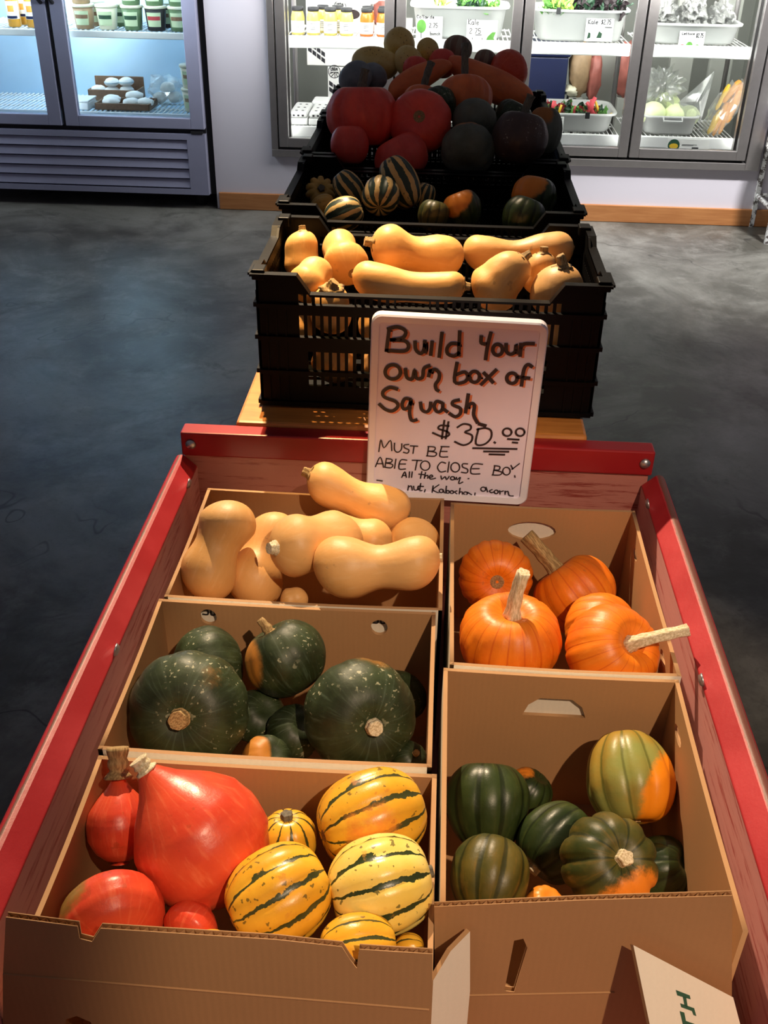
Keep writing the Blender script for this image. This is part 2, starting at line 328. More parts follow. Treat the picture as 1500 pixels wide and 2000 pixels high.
# light strips at the mullions, inside
def area(name, loc, rot, sx, sy, e, c=(1, 1, 1)):
    l = bpy.data.lights.new(name, 'AREA'); l.shape = 'RECTANGLE'; l.size = sx; l.size_y = sy; l.energy = e; l.color = c
    o = bpy.data.objects.new(name, l); COL.objects.link(o); o.location = loc; o.rotation_euler = rot; return o
def led(x, sides, label):
    t = thing('light_strip', label, 'light strip', (x, WY+.09, .4), 'vertical light strips inside the cooler')
    box('housing', x-.022, x+.022, WY+.065, WY+.10, .305, 2.05, 'steel', t); box('lamp_tube', x-.016, x+.016, WY+.10, WY+.115, .40, 2.03, 'led', t)
    for s in sides:
        area('cooler_lamp', (x+s*.02, WY+.118, 1.2), (math.radians(90), 0, math.radians(180-s*130)) if False else Vector((s*.9, .55, 0)).to_track_quat('-Z', 'Y').to_euler(), 1.6, .03, LEDW, (1, .98, .93))
LEDW = 19
for x, s, l in ((gx[0]+.035, (1,), 'tall light strip at the left end of the cooler beside the jars'), (gx[1], (-1, 1), 'tall light strip between the jars and the collards tub'),
             (gx[2], (-1, 1), 'tall light strip left of the parsley and chard tubs'), (gx[3], (-1, 1), 'tall light strip behind the post left of the cabbages'), (gx[4]-.03, (-1,), 'bright tall light strip at the right end of the cooler')):
    led(x, s, l)
# cooler shelves
def shelf(x0, x1, z, label):
    t = thing('wire_shelf', label, 'shelf', ((x0+x1)/2, 6.1, z), 'white wire shelves in the walk-in cooler')
    bm = bmesh.new(); n = int((x1-x0)/.024)
    for i in range(n+1): tube(bm, [(x0+(x1-x0)*i/n, 5.885, z), (x0+(x1-x0)*i/n, 6.40, z)], .0035, 5)
    for y in (5.90, 6.15, 6.40): tube(bm, [(x0, y, z-.006), (x1, y, z-.006)], .005, 6)
    obj('wire_deck', bm, 'white', t)
    box('price_rail', x0, x1, 5.865, 5.885, z-.052, z+.008, 'white', t, bevel=.005)
    return t
sl = ['jars', 'collards and kale tub', 'parsley and purple kale tub', 'foil bag tub']; s2 = ['egg cartons', 'squash display, mostly hidden', 'rainbow chard tub', 'cabbage tub']
sh = []
ZU, ZL = .872, .415
for i in range(4):
    shelf(gx[i]+.03, gx[i+1]-.03, ZU, 'white upper wire shelf holding the '+sl[i])
    shelf(gx[i]+.03, gx[i+1]-.03, ZL, 'white lower wire shelf '+('behind the squash display' if i == 1 else 'holding the '+s2[i]))
for i, g in enumerate(gx):
    for y in (5.95, 6.42):
        bm = bmesh.new(); tube(bm, [(g, y, 0), (g, y, 2.4)], .014, 10)
        tag(obj('shelf_post', bm, 'steel', smooth=True), ('front' if y < 6 else 'rear')+' steel shelf post '+['at the left end beside the jars', 'between jars and collards', 'between kale and parsley tubs', 'between chard and cabbage tubs', 'at the right end by the carrots'][i], 'shelf post', 'cooler shelf posts')
# ---------- tubs of greens
def tub(px0, px1, pyb, pyt, Yf, zb, label, dep=.36, tilt=0, lip=True, handle=False, cards=()):
    a, c = aY(px0, pyb, Yf), aY(px1, pyb, Yf); h = aY((px0+px1)/2, pyt, Yf).z-aY((px0+px1)/2, pyb, Yf).z
    h = max(.1, min(h, .17)); x0, x1 = a.x, c.x; cx = (x0+x1)/2; W = (x1-x0)/2
    t = thing('bus_tub', label, 'tub', (cx, Yf+dep/2, zb), 'white tubs of produce in the cooler')
    bm = bmesh.new(); seg = 40
    def ring(w, d, z):
        out = []
        for k in range(seg):
            an = 2*math.pi*k/seg; c_, s_ = math.cos(an), math.sin(an); e = .35
            out.append(bm.verts.new((cx+w*abs(c_)**e*(1 if c_ > 0 else -1), Yf+dep/2+d*abs(s_)**e*(1 if s_ > 0 else -1), z)))
        return out
    D = dep/2
    rs = [ring(W*.86, D*.86, zb+.001), ring(W*.9, D*.9, zb+.012), ring(W*.97, D*.97, zb+h-.012), ring(W*1.04, D*1.04, zb+h-.010), ring(W*1.05, D*1.05, zb+h), ring(W*.98, D*.98, zb+h+.002), ring(W*.95, D*.95, zb+h-.01), ring(W*.87, D*.87, zb+.02)]
    for r1, r2 in zip(rs, rs[1:]):
        for i in range(seg): bm.faces.new((r1[i], r1[(i+1) % seg], r2[(i+1) % seg], r2[i]))
    bm.faces.new(rs[0]); bm.faces.new(rs[-1]); obj('tub_body', bm, 'tub', t, smooth=True)
    if handle:
        bm = bmesh.new(); tube(bm, [(cx-.05, Yf-.004, zb+h), (cx-.05, Yf-.03, zb+h-.02), (cx+.05, Yf-.03, zb+h-.02), (cx+.05, Yf-.004, zb+h)], .006, 6); obj('handle', bm, 'tub', t)
    return t, cx, W, zb+h, Yf+dep/2, D
def strokes(bm, sts, fn, w, off=0):
    """ribbons: each polyline given by 2D points mapped with fn to 3D, normal -Y"""
    for s in sts:
        if len(s) > 2:
            q4 = []
            for i in range(len(s)-1):
                a, b_, c_, d_ = s[max(i-1, 0)], s[i], s[i+1], s[min(i+2, len(s)-1)]
                for k in range(4):
                    u = k/4; q4.append(tuple(.5*(2*b_[j]+(c_[j]-a[j])*u+(2*a[j]-5*b_[j]+4*c_[j]-d_[j])*u*u+(3*b_[j]-a[j]-3*c_[j]+d_[j])*u**3) for j in (0, 1)))
            s = q4+[s[-1]]
        p = [fn(*q) for q in s]; L = []
        for i in range(len(p)):
            t = (p[min(i+1, len(p)-1)]-p[max(i-1, 0)]).normalized(); nn = Vector((-t.z, 0, t.x)); L.append(nn*w/2)
        e0 = (p[0]-p[1]).normalized()*w*.35; e1 = (p[-1]-p[-2]).normalized()*w*.35
        p[0] = p[0]+e0; p[-1] = p[-1]+e1
        vs = [(bm.verts.new(p[i]+L[i]+Vector((0, off, 0))), bm.verts.new(p[i]-L[i]+Vector((0, off, 0)))) for i in range(len(p))]
        for a, c in zip(vs, vs[1:]): bm.faces.new((a[0], c[0], c[1], a[1]))
def card(px0, py0, px1, py1, Yc, label, art):
    p, q = aY(px0, py1, Yc), aY(px1, py0, Yc)
    t = thing('price_card', label, 'price card', ((p.x+q.x)/2, Yc, p.z), 'paper price cards on the tubs')
    box('paper', p.x, q.x, Yc-.002, Yc, p.z, q.z, 'paper', t)
    W, Hh = q.x-p.x, q.z-p.z
    fn = lambda u, v: Vector((p.x+u*W, Yc-.003, p.z+v*Hh))
    for nm, mt, w, sts in art:
        bm = bmesh.new()
        if w: strokes(bm, sts, fn, w)
        else:
            for s in sts: bm.faces.new([bm.verts.new(fn(*q2)) for q2 in s])
        obj(nm, bm, mt, t)
LT = {'K': [[(0, 0), (0, 1)], [(.6, 1), (0, .45), (.6, 0)]], 'a': [[(.5, .5), (.2, .55), (0, .25), (.2, 0), (.5, .15), (.5, .5)], [(.5, .3), (.6, 0)]], 'l': [[(.1, 1), (.1, 0)]], 'e': [[(0, .3), (.5, .35), (.4, .55), (.1, .5), (0, .2), (.2, 0), (.5, .1)]],
      '2': [[(0, .8), (.25, 1), (.5, .75), (0, .05), (.55, .05)]], '.': [[(0, .05), (.08, .05)]], '7': [[(0, .95), (.5, .95), (.15, 0)]], '5': [[(.5, 1), (.05, 1), (.05, .55), (.4, .6), (.5, .3), (.3, 0), (0, .1)]], '$': [[(.5, .8), (.2, .85), (.1, .6), (.45, .4), (.4, .15), (0, .15)], [(.25, 1.05), (.25, -.05)]],
      'C': [[(.5, .85), (.2, 1), (0, .5), (.2, 0), (.5, .15)]], 'o': [ell(.25, .28, .22, .28, 8)+[(.47, .28)]], 'r': [[(0, .5), (0, 0)], [(0, .35), (.35, .5)]], 'd': [[(.5, 1), (.5, 0)], [(.5, .5), (.1, .5), (.05, .1), (.5, .05)]], 's': [[(.45, .5), (.1, .5), (.1, .3), (.45, .2), (.4, 0), (0, .03)]],
      'b': [[(0, 1), (0, 0), (.4, 0), (.45, .4), (0, .45)]], 'u': [[(0, .5), (.05, .05), (.35, .05), (.42, .5)]], 'n': [[(0, 0), (0, .5)], [(0, .4), (.35, .5), (.4, 0)]], 'c': [[(.4, .5), (.05, .4), (.05, .1), (.4, 0)]], 'h': [[(0, 1), (0, 0)], [(0, .4), (.35, .45), (.4, 0)]], 't': [[(.2, .9), (.2, 0), (.4, 0)], [(0, .6), (.4, .6)]],
      'L': [[(0, 1), (0, 0), (.5, 0)]], 'T': [[(0, 1), (.6, 1)], [(.3, 1), (.3, 0)]], 'p': [[(0, .5), (0, -.4)], [(0, .5), (.4, .45), (.4, .1), (0, .05)]], 'y': [[(0, .5), (.2, .05)], [(.45, .5), (.1, -.4)]], 'w': [[(0, .5), (.12, 0), (.25, .4), (.4, 0), (.5, .5)]], 'i': [[(.1, .5), (.1, 0)]], 'U': [[(0, 1), (.05, 0), (.5, 0), (.55, 1)]], 'S': [[(.5, .9), (.1, .95), (.1, .6), (.5, .4), (.45, .05), (0, .1)]], 'D': [[(0, 0), (0, 1), (.4, .9), (.5, .5), (.4, .1), (0, 0)]], 'A': [[(0, 0), (.3, 1), (.6, 0)], [(.12, .4), (.48, .4)]]}
def word(txt, x, y, w, h):
    out = []
    for ch in txt:
        if ch != ' ':
            for s in LT[ch]: out.append([(x+p[0]*w, y+p[1]*h) for p in s])
        x += w*(.45 if ch in '.li' else .8)
    return out
def leaf(bm, base, d, L, W, curl=.3, crinkle=.3):
    d = d.normalized(); s = d.cross(Vector((random.uniform(-1, 1), random.uniform(-1, 1), random.uniform(-.4, .4)))).normalized(); nn = d.cross(s)
    rows = []
    for i in range(6):
        t = i/5; w = W*math.sin(math.pi*min(1, t*.9+.08))**.7
        c = base + d*L*t + nn*(-curl*L*t*t)
        rows.append([bm.verts.new(c + s*w*k + nn*(random.uniform(-1, 1)*crinkle*W)) for k in (-1, -.4, .4, 1)])
    for a, b_ in zip(rows, rows[1:]):
        for i in range(3): bm.faces.new((a[i], a[i+1], b_[i+1], b_[i]))
def bunch(name, label, x0, x1, y, z, hgt, mats, cat, group='bunches of greens in the cooler', n=60, upright=1.0, lw=.02, ydep=.1, stalks=None):
    t = thing(name, label, cat, ((x0+x1)/2, y, z), group)
    for k, mt in enumerate(mats):
        bm = bmesh.new()
        for i in range(n//len(mats)):
            p = Vector((random.uniform(x0, x1), y+random.uniform(-ydep, ydep), z+random.uniform(0, hgt*.55)))
            leaf(bm, p, Vector((random.uniform(-.8, .8), random.uniform(-.9, .5), random.uniform(.1, 1.2)*upright)), hgt*random.uniform(.35, .6), lw*random.uniform(.7, 1.3), .3, .35)
        obj('leaves', bm, mt, t, smooth=False)
    if stalks:
        for mt, pts in stalks:
            bm = bmesh.new()
            for a, c, r in pts: tube(bm, [Vector(a), (Vector(a)+Vector(c))/2+Vector((0, 0, .003)), Vector(c)], [r, r*.95, r*.8], 7)
            obj('stalks', bm, mt, t, smooth=True)
    return t
def blob(bm, c, rx, ry, rz, amp=.15, fr=9, sub=3, seed=0):
    r = bmesh.ops.create_icosphere(bm, subdivisions=sub, radius=1)
    for v in r['verts']:
        q = v.co.copy(); k = 1+amp*noise.noise(q*fr*.4+Vector((seed, 0, 0)))*2
        v.co = Vector((c[0]+q.x*rx*k, c[1]+q.y*ry*k, c[2]+q.z*rz*k))
YT = 5.90
# tub: collards/kale
t1, cx, W, zt, yc, D = tub(802, 988, 93, 30, YT, ZU+.006, 'white tub on the upper shelf with collards and kale price cards')
bunch('celery_greens', 'pale green leafy stalks standing at the left of the collards tub', cx-W*.55, cx-W*.3, yc-.05, zt-.03, .11, ['lime', 'lime'], 'greens', n=26, upright=2.2, lw=.009)
bunch('kale_bunch', 'dark green kale bunch at the right in the collards tub', cx+W*.0, cx+W*.5, yc-.05, zt-.05, .10, ['darkgreen', 'green', 'darkgreen'], 'greens', n=110, lw=.018)
bunch('kale_bunch', 'small bright green bunch at the far right of the collards tub', cx+W*.52, cx+W*.8, yc-.05, zt-.05, .08, ['green', 'lime'], 'greens', n=44, lw=.012)
card(812, 33, 865, 79, YT-.006, 'paper collards price card with a green leaf drawing', [('leaf_drawing', 'green', 0, [ell(.2, .6, .18, .28, 16)]), ('writing', 'ink', .0035, word('Collards', .02, .93, .12, .12)+word('2.75', .5, .55, .12, .18)+word('bunch', .55, .25, .1, .14)+[[(.2, .35), (.2, .08)]])])
card(910, 40, 972, 84, YT-.006, 'paper kale price card with a dark green leaf drawing', [('leaf_drawing', 'green', 0, [[(.62, .02), (.7, .3), (.85, .5), (.97, .5), (.9, .25), (.98, .05), (.8, .12)]]), ('writing', 'ink', .0035, word('Kale', .05, .80, .13, .22)+word('2.75', .1, .42, .14, .22)+word('bunch', .2, .06, .1, .18)+[[(.3, .36), (.5, .36)]])])
# tub: parsley / purple kale
t2, cx, W, zt, yc, D = tub(1040, 1222, 100, 38, YT, ZU+.006, 'white tub on the upper shelf with parsley and purple kale')
bunch('parsley_bunch', 'curly bright green parsley bunch in the tub beside the purple kale', cx-W*.75, cx-W*.25, yc-.07, zt-.04, .11, ['green', 'lime', 'green'], 'greens', n=170, lw=.012)
bunch('purple_kale_bunch', 'dark purple kale heaped at the right of the parsley tub', cx-W*.1, cx+W*.85, yc-.05, zt-.05, .14, ['purpleleaf', 'purpleleaf', 'darkgreen'], 'greens', n=190, lw=.02)
card(1141, 37, 1200, 80, YT-.006, 'paper kale price card with two pale leaf drawings', [('leaf_drawing', 'darkgreen', 0, [[(.08, .1), (.12, .4), (.2, .35), (.2, .15)], [(.42, .15), (.5, .45), (.62, .35), (.6, .15)]]), ('writing', 'ink', .004, word('Kale', .08, .76, .13, .2)+word('$2.75', .55, .76, .1, .2)+[[(.7, .62), (.95, .62)]])])
box('binder_clip', aY(1089, 40, YT).x-.011, aY(1089, 40, YT).x+.011, YT-.018, YT-.006, zt-.02, zt+.012, 'gasket', t2)
# tub: foil bags
t3, cx, W, zt, yc, D = tub(1262, 1445, 100, 62, YT, ZU+.006, 'white tub on the upper shelf heaped with shiny silver bags')
for i, (fx, fz, r) in enumerate(((-.62, .03, .058), (0.0, .045, .06), (.62, .02, .058))):
    bm = bmesh.new(); blob(bm, (cx+W*fx, yc-.02, zt+fz), r*1.05, .10, r*1.25, .28, 8, 4, i*3); tag(obj('salad_bag', bm, 'foil'), ['crumpled silver salad bag at the left of the foil bag tub', 'crumpled silver salad bag in the middle of the foil bag tub', 'crumpled silver salad bag at the right of the foil bag tub'][i], 'bag', 'shiny salad bags')
card(1322, 62, 1378, 102, YT-.006, 'paper lettuce price card with red and green head drawings', [('red_lettuce_drawing', 'redlabel', 0, [ell(.16, .22, .13, .17, 14)]), ('green_lettuce_drawing', 'green', 0, [ell(.44, .32, .14, .2, 14), ell(.75, .25, .11, .15, 12)]), ('writing', 'ink', .0035, word('$2.75', .66, .72, .08, .2)+word('Lettuce', .1, .85, .09, .1))])
# tub: chard (lower)
t4, cx, W, zt, yc, D = tub(1030, 1200, 268, 232, YT, ZL+.006, 'white tub on the lower shelf holding rainbow chard', dep=.42)
q = lambda px, py, Yq=YT+.08: aY(px, py, Yq)
st = [('pinkstem', [(q(1078, 222), q(1083, 197), .014), (q(1070, 225), q(1086, 202), .012), (q(1146, 222), q(1163, 190), .014), (q(1156, 224), q(1156, 194), .014), (q(1164, 226), q(1146, 200), .013), (q(1118, 226), q(1124, 207), .011)]),
      ('yellowstem', [(q(1090, 224), q(1097, 205), .008), (q(1092, 225), q(1108, 223), .007), (q(1172, 228), q(1163, 198), .008), (q(1184, 230), q(1196, 222), .008)])]
bunch('chard_bunch', 'rainbow chard with pink and yellow stalks in the lower white tub', cx-W*.7, cx+W*.75, YT+.12, zt-.045, .095, ['green', 'darkgreen', 'redlabel'], 'greens', n=120, lw=.02, ydep=.05, stalks=st)
card(1080, 228, 1102, 266, YT-.006, 'plain paper card at the left of the chard tub', [('writing', 'ink', .003, [[(.2, .9), (.8, .9)]])])
box('binder_clip', aY(1146, 232, YT).x-.012, aY(1146, 232, YT).x+.012, YT-.018, YT-.006, zt-.02, zt+.012, 'gasket', t4)
# tub: cabbages
t5, cx, W, zt, yc, D = tub(1252, 1362, 272, 238, YT, ZL+.006, 'white tub with a front handle holding pale cabbages', handle=True, dep=.4)
for i, (px, py, w, Yc) in enumerate(((1275, 222, 50, YT+.09), (1302, 205, 52, YT+.2), (1318, 224, 44, YT+.09), (1345, 226, 42, YT+.1))):
    p = aY(px, py, Yc); r = w/2*depth(p)/FP; bm = bmesh.new(); blob(bm, (p.x, p.y, p.z), r, r, r*.9, .04, 6, 3, i)
    tag(obj('cabbage', bm, 'cabbage', smooth=True), ['leftmost pale cabbage at the front of the handled tub', 'pale cabbage at the back, topmost in the handled tub', 'middle pale cabbage at the front of the handled tub', 'rightmost pale cabbage in the handled tub'][i], 'cabbage', 'cabbages in the white tub')
bm = bmesh.new(); p = aY(1294, 168, YT+.16); blob(bm, p, .085, .07, .085, .45, 10, 4, 3); tag(obj('produce_bag', bm, 'bag'), 'puffed clear plastic bag above the cabbages at left', 'plastic bag')
bm = bmesh.new(); pts = [aY(x, y, YT+.06+dy) for x, y, dy in ((1325, 200, 0), (1396, 138, .04), (1388, 170, 0), (1368, 240, -.03), (1340, 235, -.02))]
c0 = sum(pts, Vector())/5
for a, c in zip(pts, pts[1:]+pts[:1]):
    for s in (-.03, .03): bm.faces.new([bm.verts.new(v) for v in (a, c, c0+Vector((random.uniform(-.01, .01), s, 0)))])
tag(obj('produce_bag', bm, 'bag'), 'pointed clear plastic bag leaning right over the cabbages', 'plastic bag')
# carrots bag
t = thing('carrot_bag', 'clear bag of orange and yellow carrots leaning at the right end of the cooler', 'carrot bag', aY(1395, 270, YT+.05))
cr = [((1382, 262), (1408, 215), .016), ((1392, 266), (1420, 200), .016), ((1404, 262), (1432, 190), .016), ((1398, 215), (1425, 165), .015), ((1412, 200), (1446, 158), .020), ((1418, 240), (1448, 180), .022), ((1386, 258), (1402, 225), .02), ((1425, 222), (1452, 162), .022)]
for i, (a, c, r) in enumerate(cr):
    bm = bmesh.new(); A, Cq = aY(*a, YT+.06), aY(*c, YT+.08); tube(bm, [A, A.lerp(Cq, .1), A.lerp(Cq, .85), Cq], [r*.3, r*.7, r, r*.6], 9); obj('carrot', bm, 'carrot' if i % 3 else 'yellowstem', t, smooth=True)
bm = bmesh.new(); p = aY(1415, 212, YT+.08); blob(bm, (0, 0, 0), .07, .06, .165, .18, 10, 3, 5)
mm = Matrix.Rotation(math.radians(28), 4, 'Y'); mm.translation = p
bmesh.ops.transform(bm, matrix=mm, verts=bm.verts); obj('bag_film', bm, 'bag', t)
# label on the lower rail (yellow emblem)
p = aY(1316, 284, 5.858)
t = thing('shelf_label', 'white shelf label with a round black and yellow emblem below the cabbages', 'shelf label', (p.x, 5.86, p.z-.03))
box('paper', p.x-.035, p.x+.19, 5.862, 5.865, p.z-.034, p.z+.034, 'paper', t)
bm = bmesh.new(); bm.faces.new([bm.verts.new((p.x+u, 5.8612, p.z+v)) for u, v in ell(0, 0, .032, .032, 24)]); obj('emblem_disc', bm, 'greenink', t)
bm = bmesh.new(); bm.faces.new([bm.verts.new((p.x+u, 5.8604, p.z+v)) for u, v in ell(0, -.004, .024, .014, 18)]); obj('emblem_fruit', bm, 'yellowstem', t)
bm = bmesh.new(); strokes(bm, word('Dairy', .05, .4, .05, .2) if False else [[(.0, .5), (.08, .5)], [(0, .35), (.06, .35)]], lambda u, v: Vector((p.x+.045+u, 5.861, p.z-.01+v*.03)), .002); B(bm, p.x+.10, p.x+.135, 5.860, 5.862, p.z-.034, p.z-.008); obj('print', bm, 'ink', t)
# jars on the upper shelf
def jar(px, Yj, food, label, grp='glass jars on the upper cooler shelf'):
    x = aY(px, 88, Yj).x; z = ZU+.006
    t = thing('jar', label, 'jar', (x, Yj, z), grp)
    bm = bmesh.new(); lathe(bm, [(.033, z), (.036, z+.004), (.036, z+.085), (.031, z+.105), (.027, z+.115)], 20, x, Yj); obj('jar_contents', bm, food, t, smooth=True)
    bm = bmesh.new(); lathe(bm, [(.030, z+.115), (.031, z+.118), (.031, z+.132), (.029, z+.134)], 20, x, Yj); obj('lid', bm, 'gasket', t, smooth=True)
    bm = bmesh.new(); r = .0368
    vs = [[bm.verts.new((x+r*math.sin(a), Yj-r*math.cos(a), zz)) for zz in (z+.012, z+.068)] for a in [math.radians(-75+150*k/12) for k in range(13)]]
    for a, c in zip(vs, vs[1:]): bm.faces.new((a[0], c[0], c[1], a[1]))
    obj('label', bm, 'paper', t, smooth=True)
    bm = bmesh.new(); r = .0372
    for zz in (z+.055, z+.047, z+.039, z+.028):
        for a0, a1 in ((-22, 22),):
            vs = [[bm.verts.new((x+r*math.sin(a), Yj-r*math.cos(a), zz+dz)) for dz in (0, .0022)] for a in [math.radians(a0+(a1-a0)*k/4) for k in range(5)]]
            for a, c in zip(vs, vs[1:]): bm.faces.new((a[0], c[0], c[1], a[1]))
    obj('print', bm, 'ink', t)
jl = [(583, 'yellowjar', 'leftmost yellow relish jar in the front row'), (613, 'yellowjar', 'second yellow relish jar from the left in the front row'), (646, 'yellowjar', 'third jar from the left in the front row, black lidded with pale yellow filling'),
      (677, 'yellowjar', 'fourth jar in the front row, pale yellow, just left of the orange jars'), (716, 'orangejar', 'left orange sauce jar in the front row'), (748, 'orangejar', 'right orange sauce jar in the front row beside the post')]
for px, f, l in jl: jar(px, 5.935, f, l)
for px, f, l in ((660, 'yellowjar', 'rear row jar behind the two pale yellow jars'), (718, 'orangejar', 'rear row jar behind the left orange jar'), (750, 'orangejar', 'rear row jar behind the right orange jar'), (632, 'yellowjar', 'rear row jar behind the second yellow relish jar')): jar(px, 6.035, f, l)
# egg cartons, lower left
for i, (px, l) in enumerate(((584, 'white egg carton at the far left of the lower shelf'), (622, 'white egg carton beside the squash heap on the lower shelf'))):
    x = aY(px, 262, 5.92).x; z = ZL+.006
    t = thing('egg_carton', l, 'egg carton', (x, 6.05, z), 'egg cartons on the lower shelf')
    W2 = .052
    bm = bmesh.new(); B(bm, x-W2, x+W2, 5.90, 6.20, z, z+.035); obj('carton_base', bm, 'white', t, bevel=.006)
    bm = bmesh.new(); B(bm, x-W2+.003, x+W2-.003, 5.903, 6.197, z+.037, z+.068); obj('carton_lid', bm, 'white', t, bevel=.012)
    bm = bmesh.new()
    for k in range(3):
        yy = 5.94+.09*k
        for dx in (-.02, .015): B(bm, x+dx, x+dx+.013, yy, yy+.012, z+.068, z+.0695)
    for k in range(3): B(bm, x-.03+.025*k, x-.018+.025*k, 5.9015, 5.903, z+.045, z+.055)
    obj('print', bm, 'ink', t)
x = aY(624, 195, 6.2).x
tag(box('egg_carton', x-.05, x+.05, 6.21, 6.38, ZL+.006, ZL+.075, 'white', bevel=.012), 'white egg carton standing behind the other two cartons', 'egg carton', 'egg cartons on the lower shelf')
# stored boxes behind
def storebox(x0, x1, y0, y1, z0, z1, label, stamp=None):
    t = thing('produce_carton', label, 'carton', ((x0+x1)/2, (y0+y1)/2, z0), 'white produce cartons stored behind the jars')
    box('carton_body', x0, x1, y0, y1, z0, z1, 'paper', t, bevel=.004)
    bm = bmesh.new()
    for k in range(4):
        for j in range(2): xs = x0+.008+.026*k; zz_ = z1-.10-.018*k-.035*j; prism(bm, [(0, 0), (.022, -.014), (.022, .010), (0, .024)], Vector((xs, y0-.001, zz_)), X, Z, Y, .001)
    B(bm, x0+.0, x1, y0-.001, y0, (z0+z1)/2-.002, (z0+z1)/2)
    obj('print', bm, 'ink', t)
    if stamp:
        sx, sz, r = stamp; bm = bmesh.new(); fn = lambda u, v: Vector((sx+u*r, y0-.002, sz+v*r))
        strokes(bm, [ell(0, 0, 1, 1, 24)+[(1, 0)], [(-.7, -.1), (.7, -.1)], [(-.75, -.35), (0, -.1), (.1, -.9)], [(.75, -.35), (.3, -.1), (.5, -.8)], [(-.5, -.75), (.1, -.15)]]+word('USDA', -.6, .2, .38, .45), fn, r*.12)
        obj('round_stamp', bm, 'ink', t)
    return t
pa, pb = aY(600, 170, 6.5), aY(720, 170, 6.5); st1 = aY(653, 140, 6.498); st0 = aY(664, 15, 6.498)
storebox(aY(640, 140, 6.5).x, aY(690, 140, 6.5).x+.33, 6.5, 7.0, .0, ZL+.22, 'bottom white produce carton with a round stamp, behind the egg cartons', None)
zz = st1.z
storebox(aY(600, 140, 6.5).x-.0, aY(690, 140, 6.5).x+.33, 6.5, 7.0, ZL+.225, ZL+.44, 'middle white produce carton with a round organic stamp, below the jar shelf', (st1.x, st1.z, .035))
upper = storebox(aY(598, 40, 6.5).x, aY(722, 40, 6.5).x, 6.5, 7.0, ZL+.445, ZL+.95, 'upper white produce carton with a round stamp, behind the jars', (st0.x, st0.z, .036))
p = aY(688, 28, 6.497); bm = bmesh.new(); bm.faces.new([bm.verts.new((p.x+u, 6.4965, p.z+v)) for u, v in ell(0, 0, .045, .026, 20)]); obj('hand_hole', bm, 'eggred', upper)
p = aY(680, 5, 6.3); bm = bmesh.new(); blob(bm, (p.x+.05, 6.44, p.z+.03), .17, .05, .05, .3, 8, 3, 2); tag(obj('meat_bag', bm, 'bag'), 'clear bag hanging above the jars before the white carton', 'plastic bag')
p = aY(748, 18, 6.6); bm = bmesh.new(); blob(bm, (p.x+.01, 6.62, p.z-.02), .065, .07, .15, .15, 8, 3, 9); tag(obj('meat_pack', bm, 'meat', smooth=True), 'pink packed meat beside the upper white carton near the post', 'meat pack')
# blue bin and bags behind door 3
p, q2 = aY(1030, 175, 6.75), aY(1112, 105, 6.75)
t = thing('storage_bin', 'navy blue plastic storage bin behind the chard tub', 'bin', ((p.x+q2.x)/2, 6.95, 0)); box('bin_body', p.x-.05, q2.x, 6.75, 7.15, 0, q2.z-.02, 'navy', t, bevel=.01); box('bin_lid', p.x-.06, q2.x+.01, 6.74, 7.16, q2.z-.02, q2.z+.06, 'navy', t, bevel=.01)
for i, (px, py, w, h, mt, l) in enumerate(((1133, 135, .065, .16, 'tan', 'beige packed meat bag beside the navy bin'), (1160, 150, .045, .14, 'meat', 'pink meat bag between the navy bin and the steel post'), (1118, 176, .05, .035, 'clearish', 'pale bag low behind the chard tub'), (1220, 135, .06, .16, 'meat', 'dark pink meat bag left of the cabbage door post'))):
    p = aY(px, py, 6.8); bm = bmesh.new(); blob(bm, p, w, .07, h, .15, 8, 3, i); tag(obj('meat_bag', bm, mt, smooth=True), l, 'meat bag', 'packed bags at the back of the cold room')
    tag(box('storage_rack', p.x-w*.45, p.x+w*.45, 6.75, 6.88, 0, max(.02, p.z-h), 'coolerwall'), 'grey stand under the '+l.split(' behind')[0].split(' beside')[0].split(' between')[0].split(' left')[0], 'stand') if p.z-h > .05 else None
for i, (px, l) in enumerate(((1180, 'grey upright panel behind the chard tub'), (1330, 'grey upright panel behind the cabbages'), (1408, 'grey upright panel behind the carrot bag'))):
    p = aY(px, 130, 6.9); tag(box('upright_panel', p.x-.07, p.x+.07, 6.9, 6.95, 0, 2.4, 'coolerwall', bevel=.004), l, 'panel', 'upright panels in the cold room')
# ================================================================ LEFT FRIDGE
fr = thing('display_fridge', 'grey two-door display fridge with louvred base at the left', 'fridge', (-2.2, 6.0, 0))
fx0, fx1, FY = -3.05, -1.285, 5.66
bm = bmesh.new(); B(bm, fx0, fx1, FY+.05, FY+.75, .075, .44); B(bm, fx0, fx0+.04, FY+.05, FY+.75, .44, 2.05); B(bm, fx1-.03, fx1, FY+.05, FY+.75, .44, 2.05); B(bm, fx0, fx1, FY+.72, FY+.75, .44, 2.05); B(bm, fx0, fx1, FY+.05, FY+.75, 2.0, 2.05)
obj('cabinet', bm, 'fridgegrey', fr)
tag(box('side_shadow_gap', fx1, fx1+.03, FY+.06, FY+.74, .075, 2.05, 'black', fr), 'black slab standing in for the shaded gap beside the fridge')  # black slab put in for the shade in the side gap
bm = bmesh.new(); B(bm, fx0+.045, fx1-.04, FY+.70, FY+.715, .46, 2.0); B(bm, fx1-.045, fx1-.032, FY+.06, FY+.7, .46, 2.0); B(bm, fx0+.04, fx1-.04, FY+.06, FY+.7, .442, .452); obj('liner', bm, 'tintedliner', fr)
bm = bmesh.new(); zg0, zg1 = .082, .405
B(bm, fx0, fx1, FY+.035, FY+.05, zg0, zg1); B(bm, fx1-.10, fx1, FY, FY+.035, zg0, zg1); B(bm, fx0, fx1-.1, FY, FY+.035, zg1-.03, zg1); B(bm, fx0, fx1-.1, FY, FY+.035, zg0, zg0+.03)
ns = 5
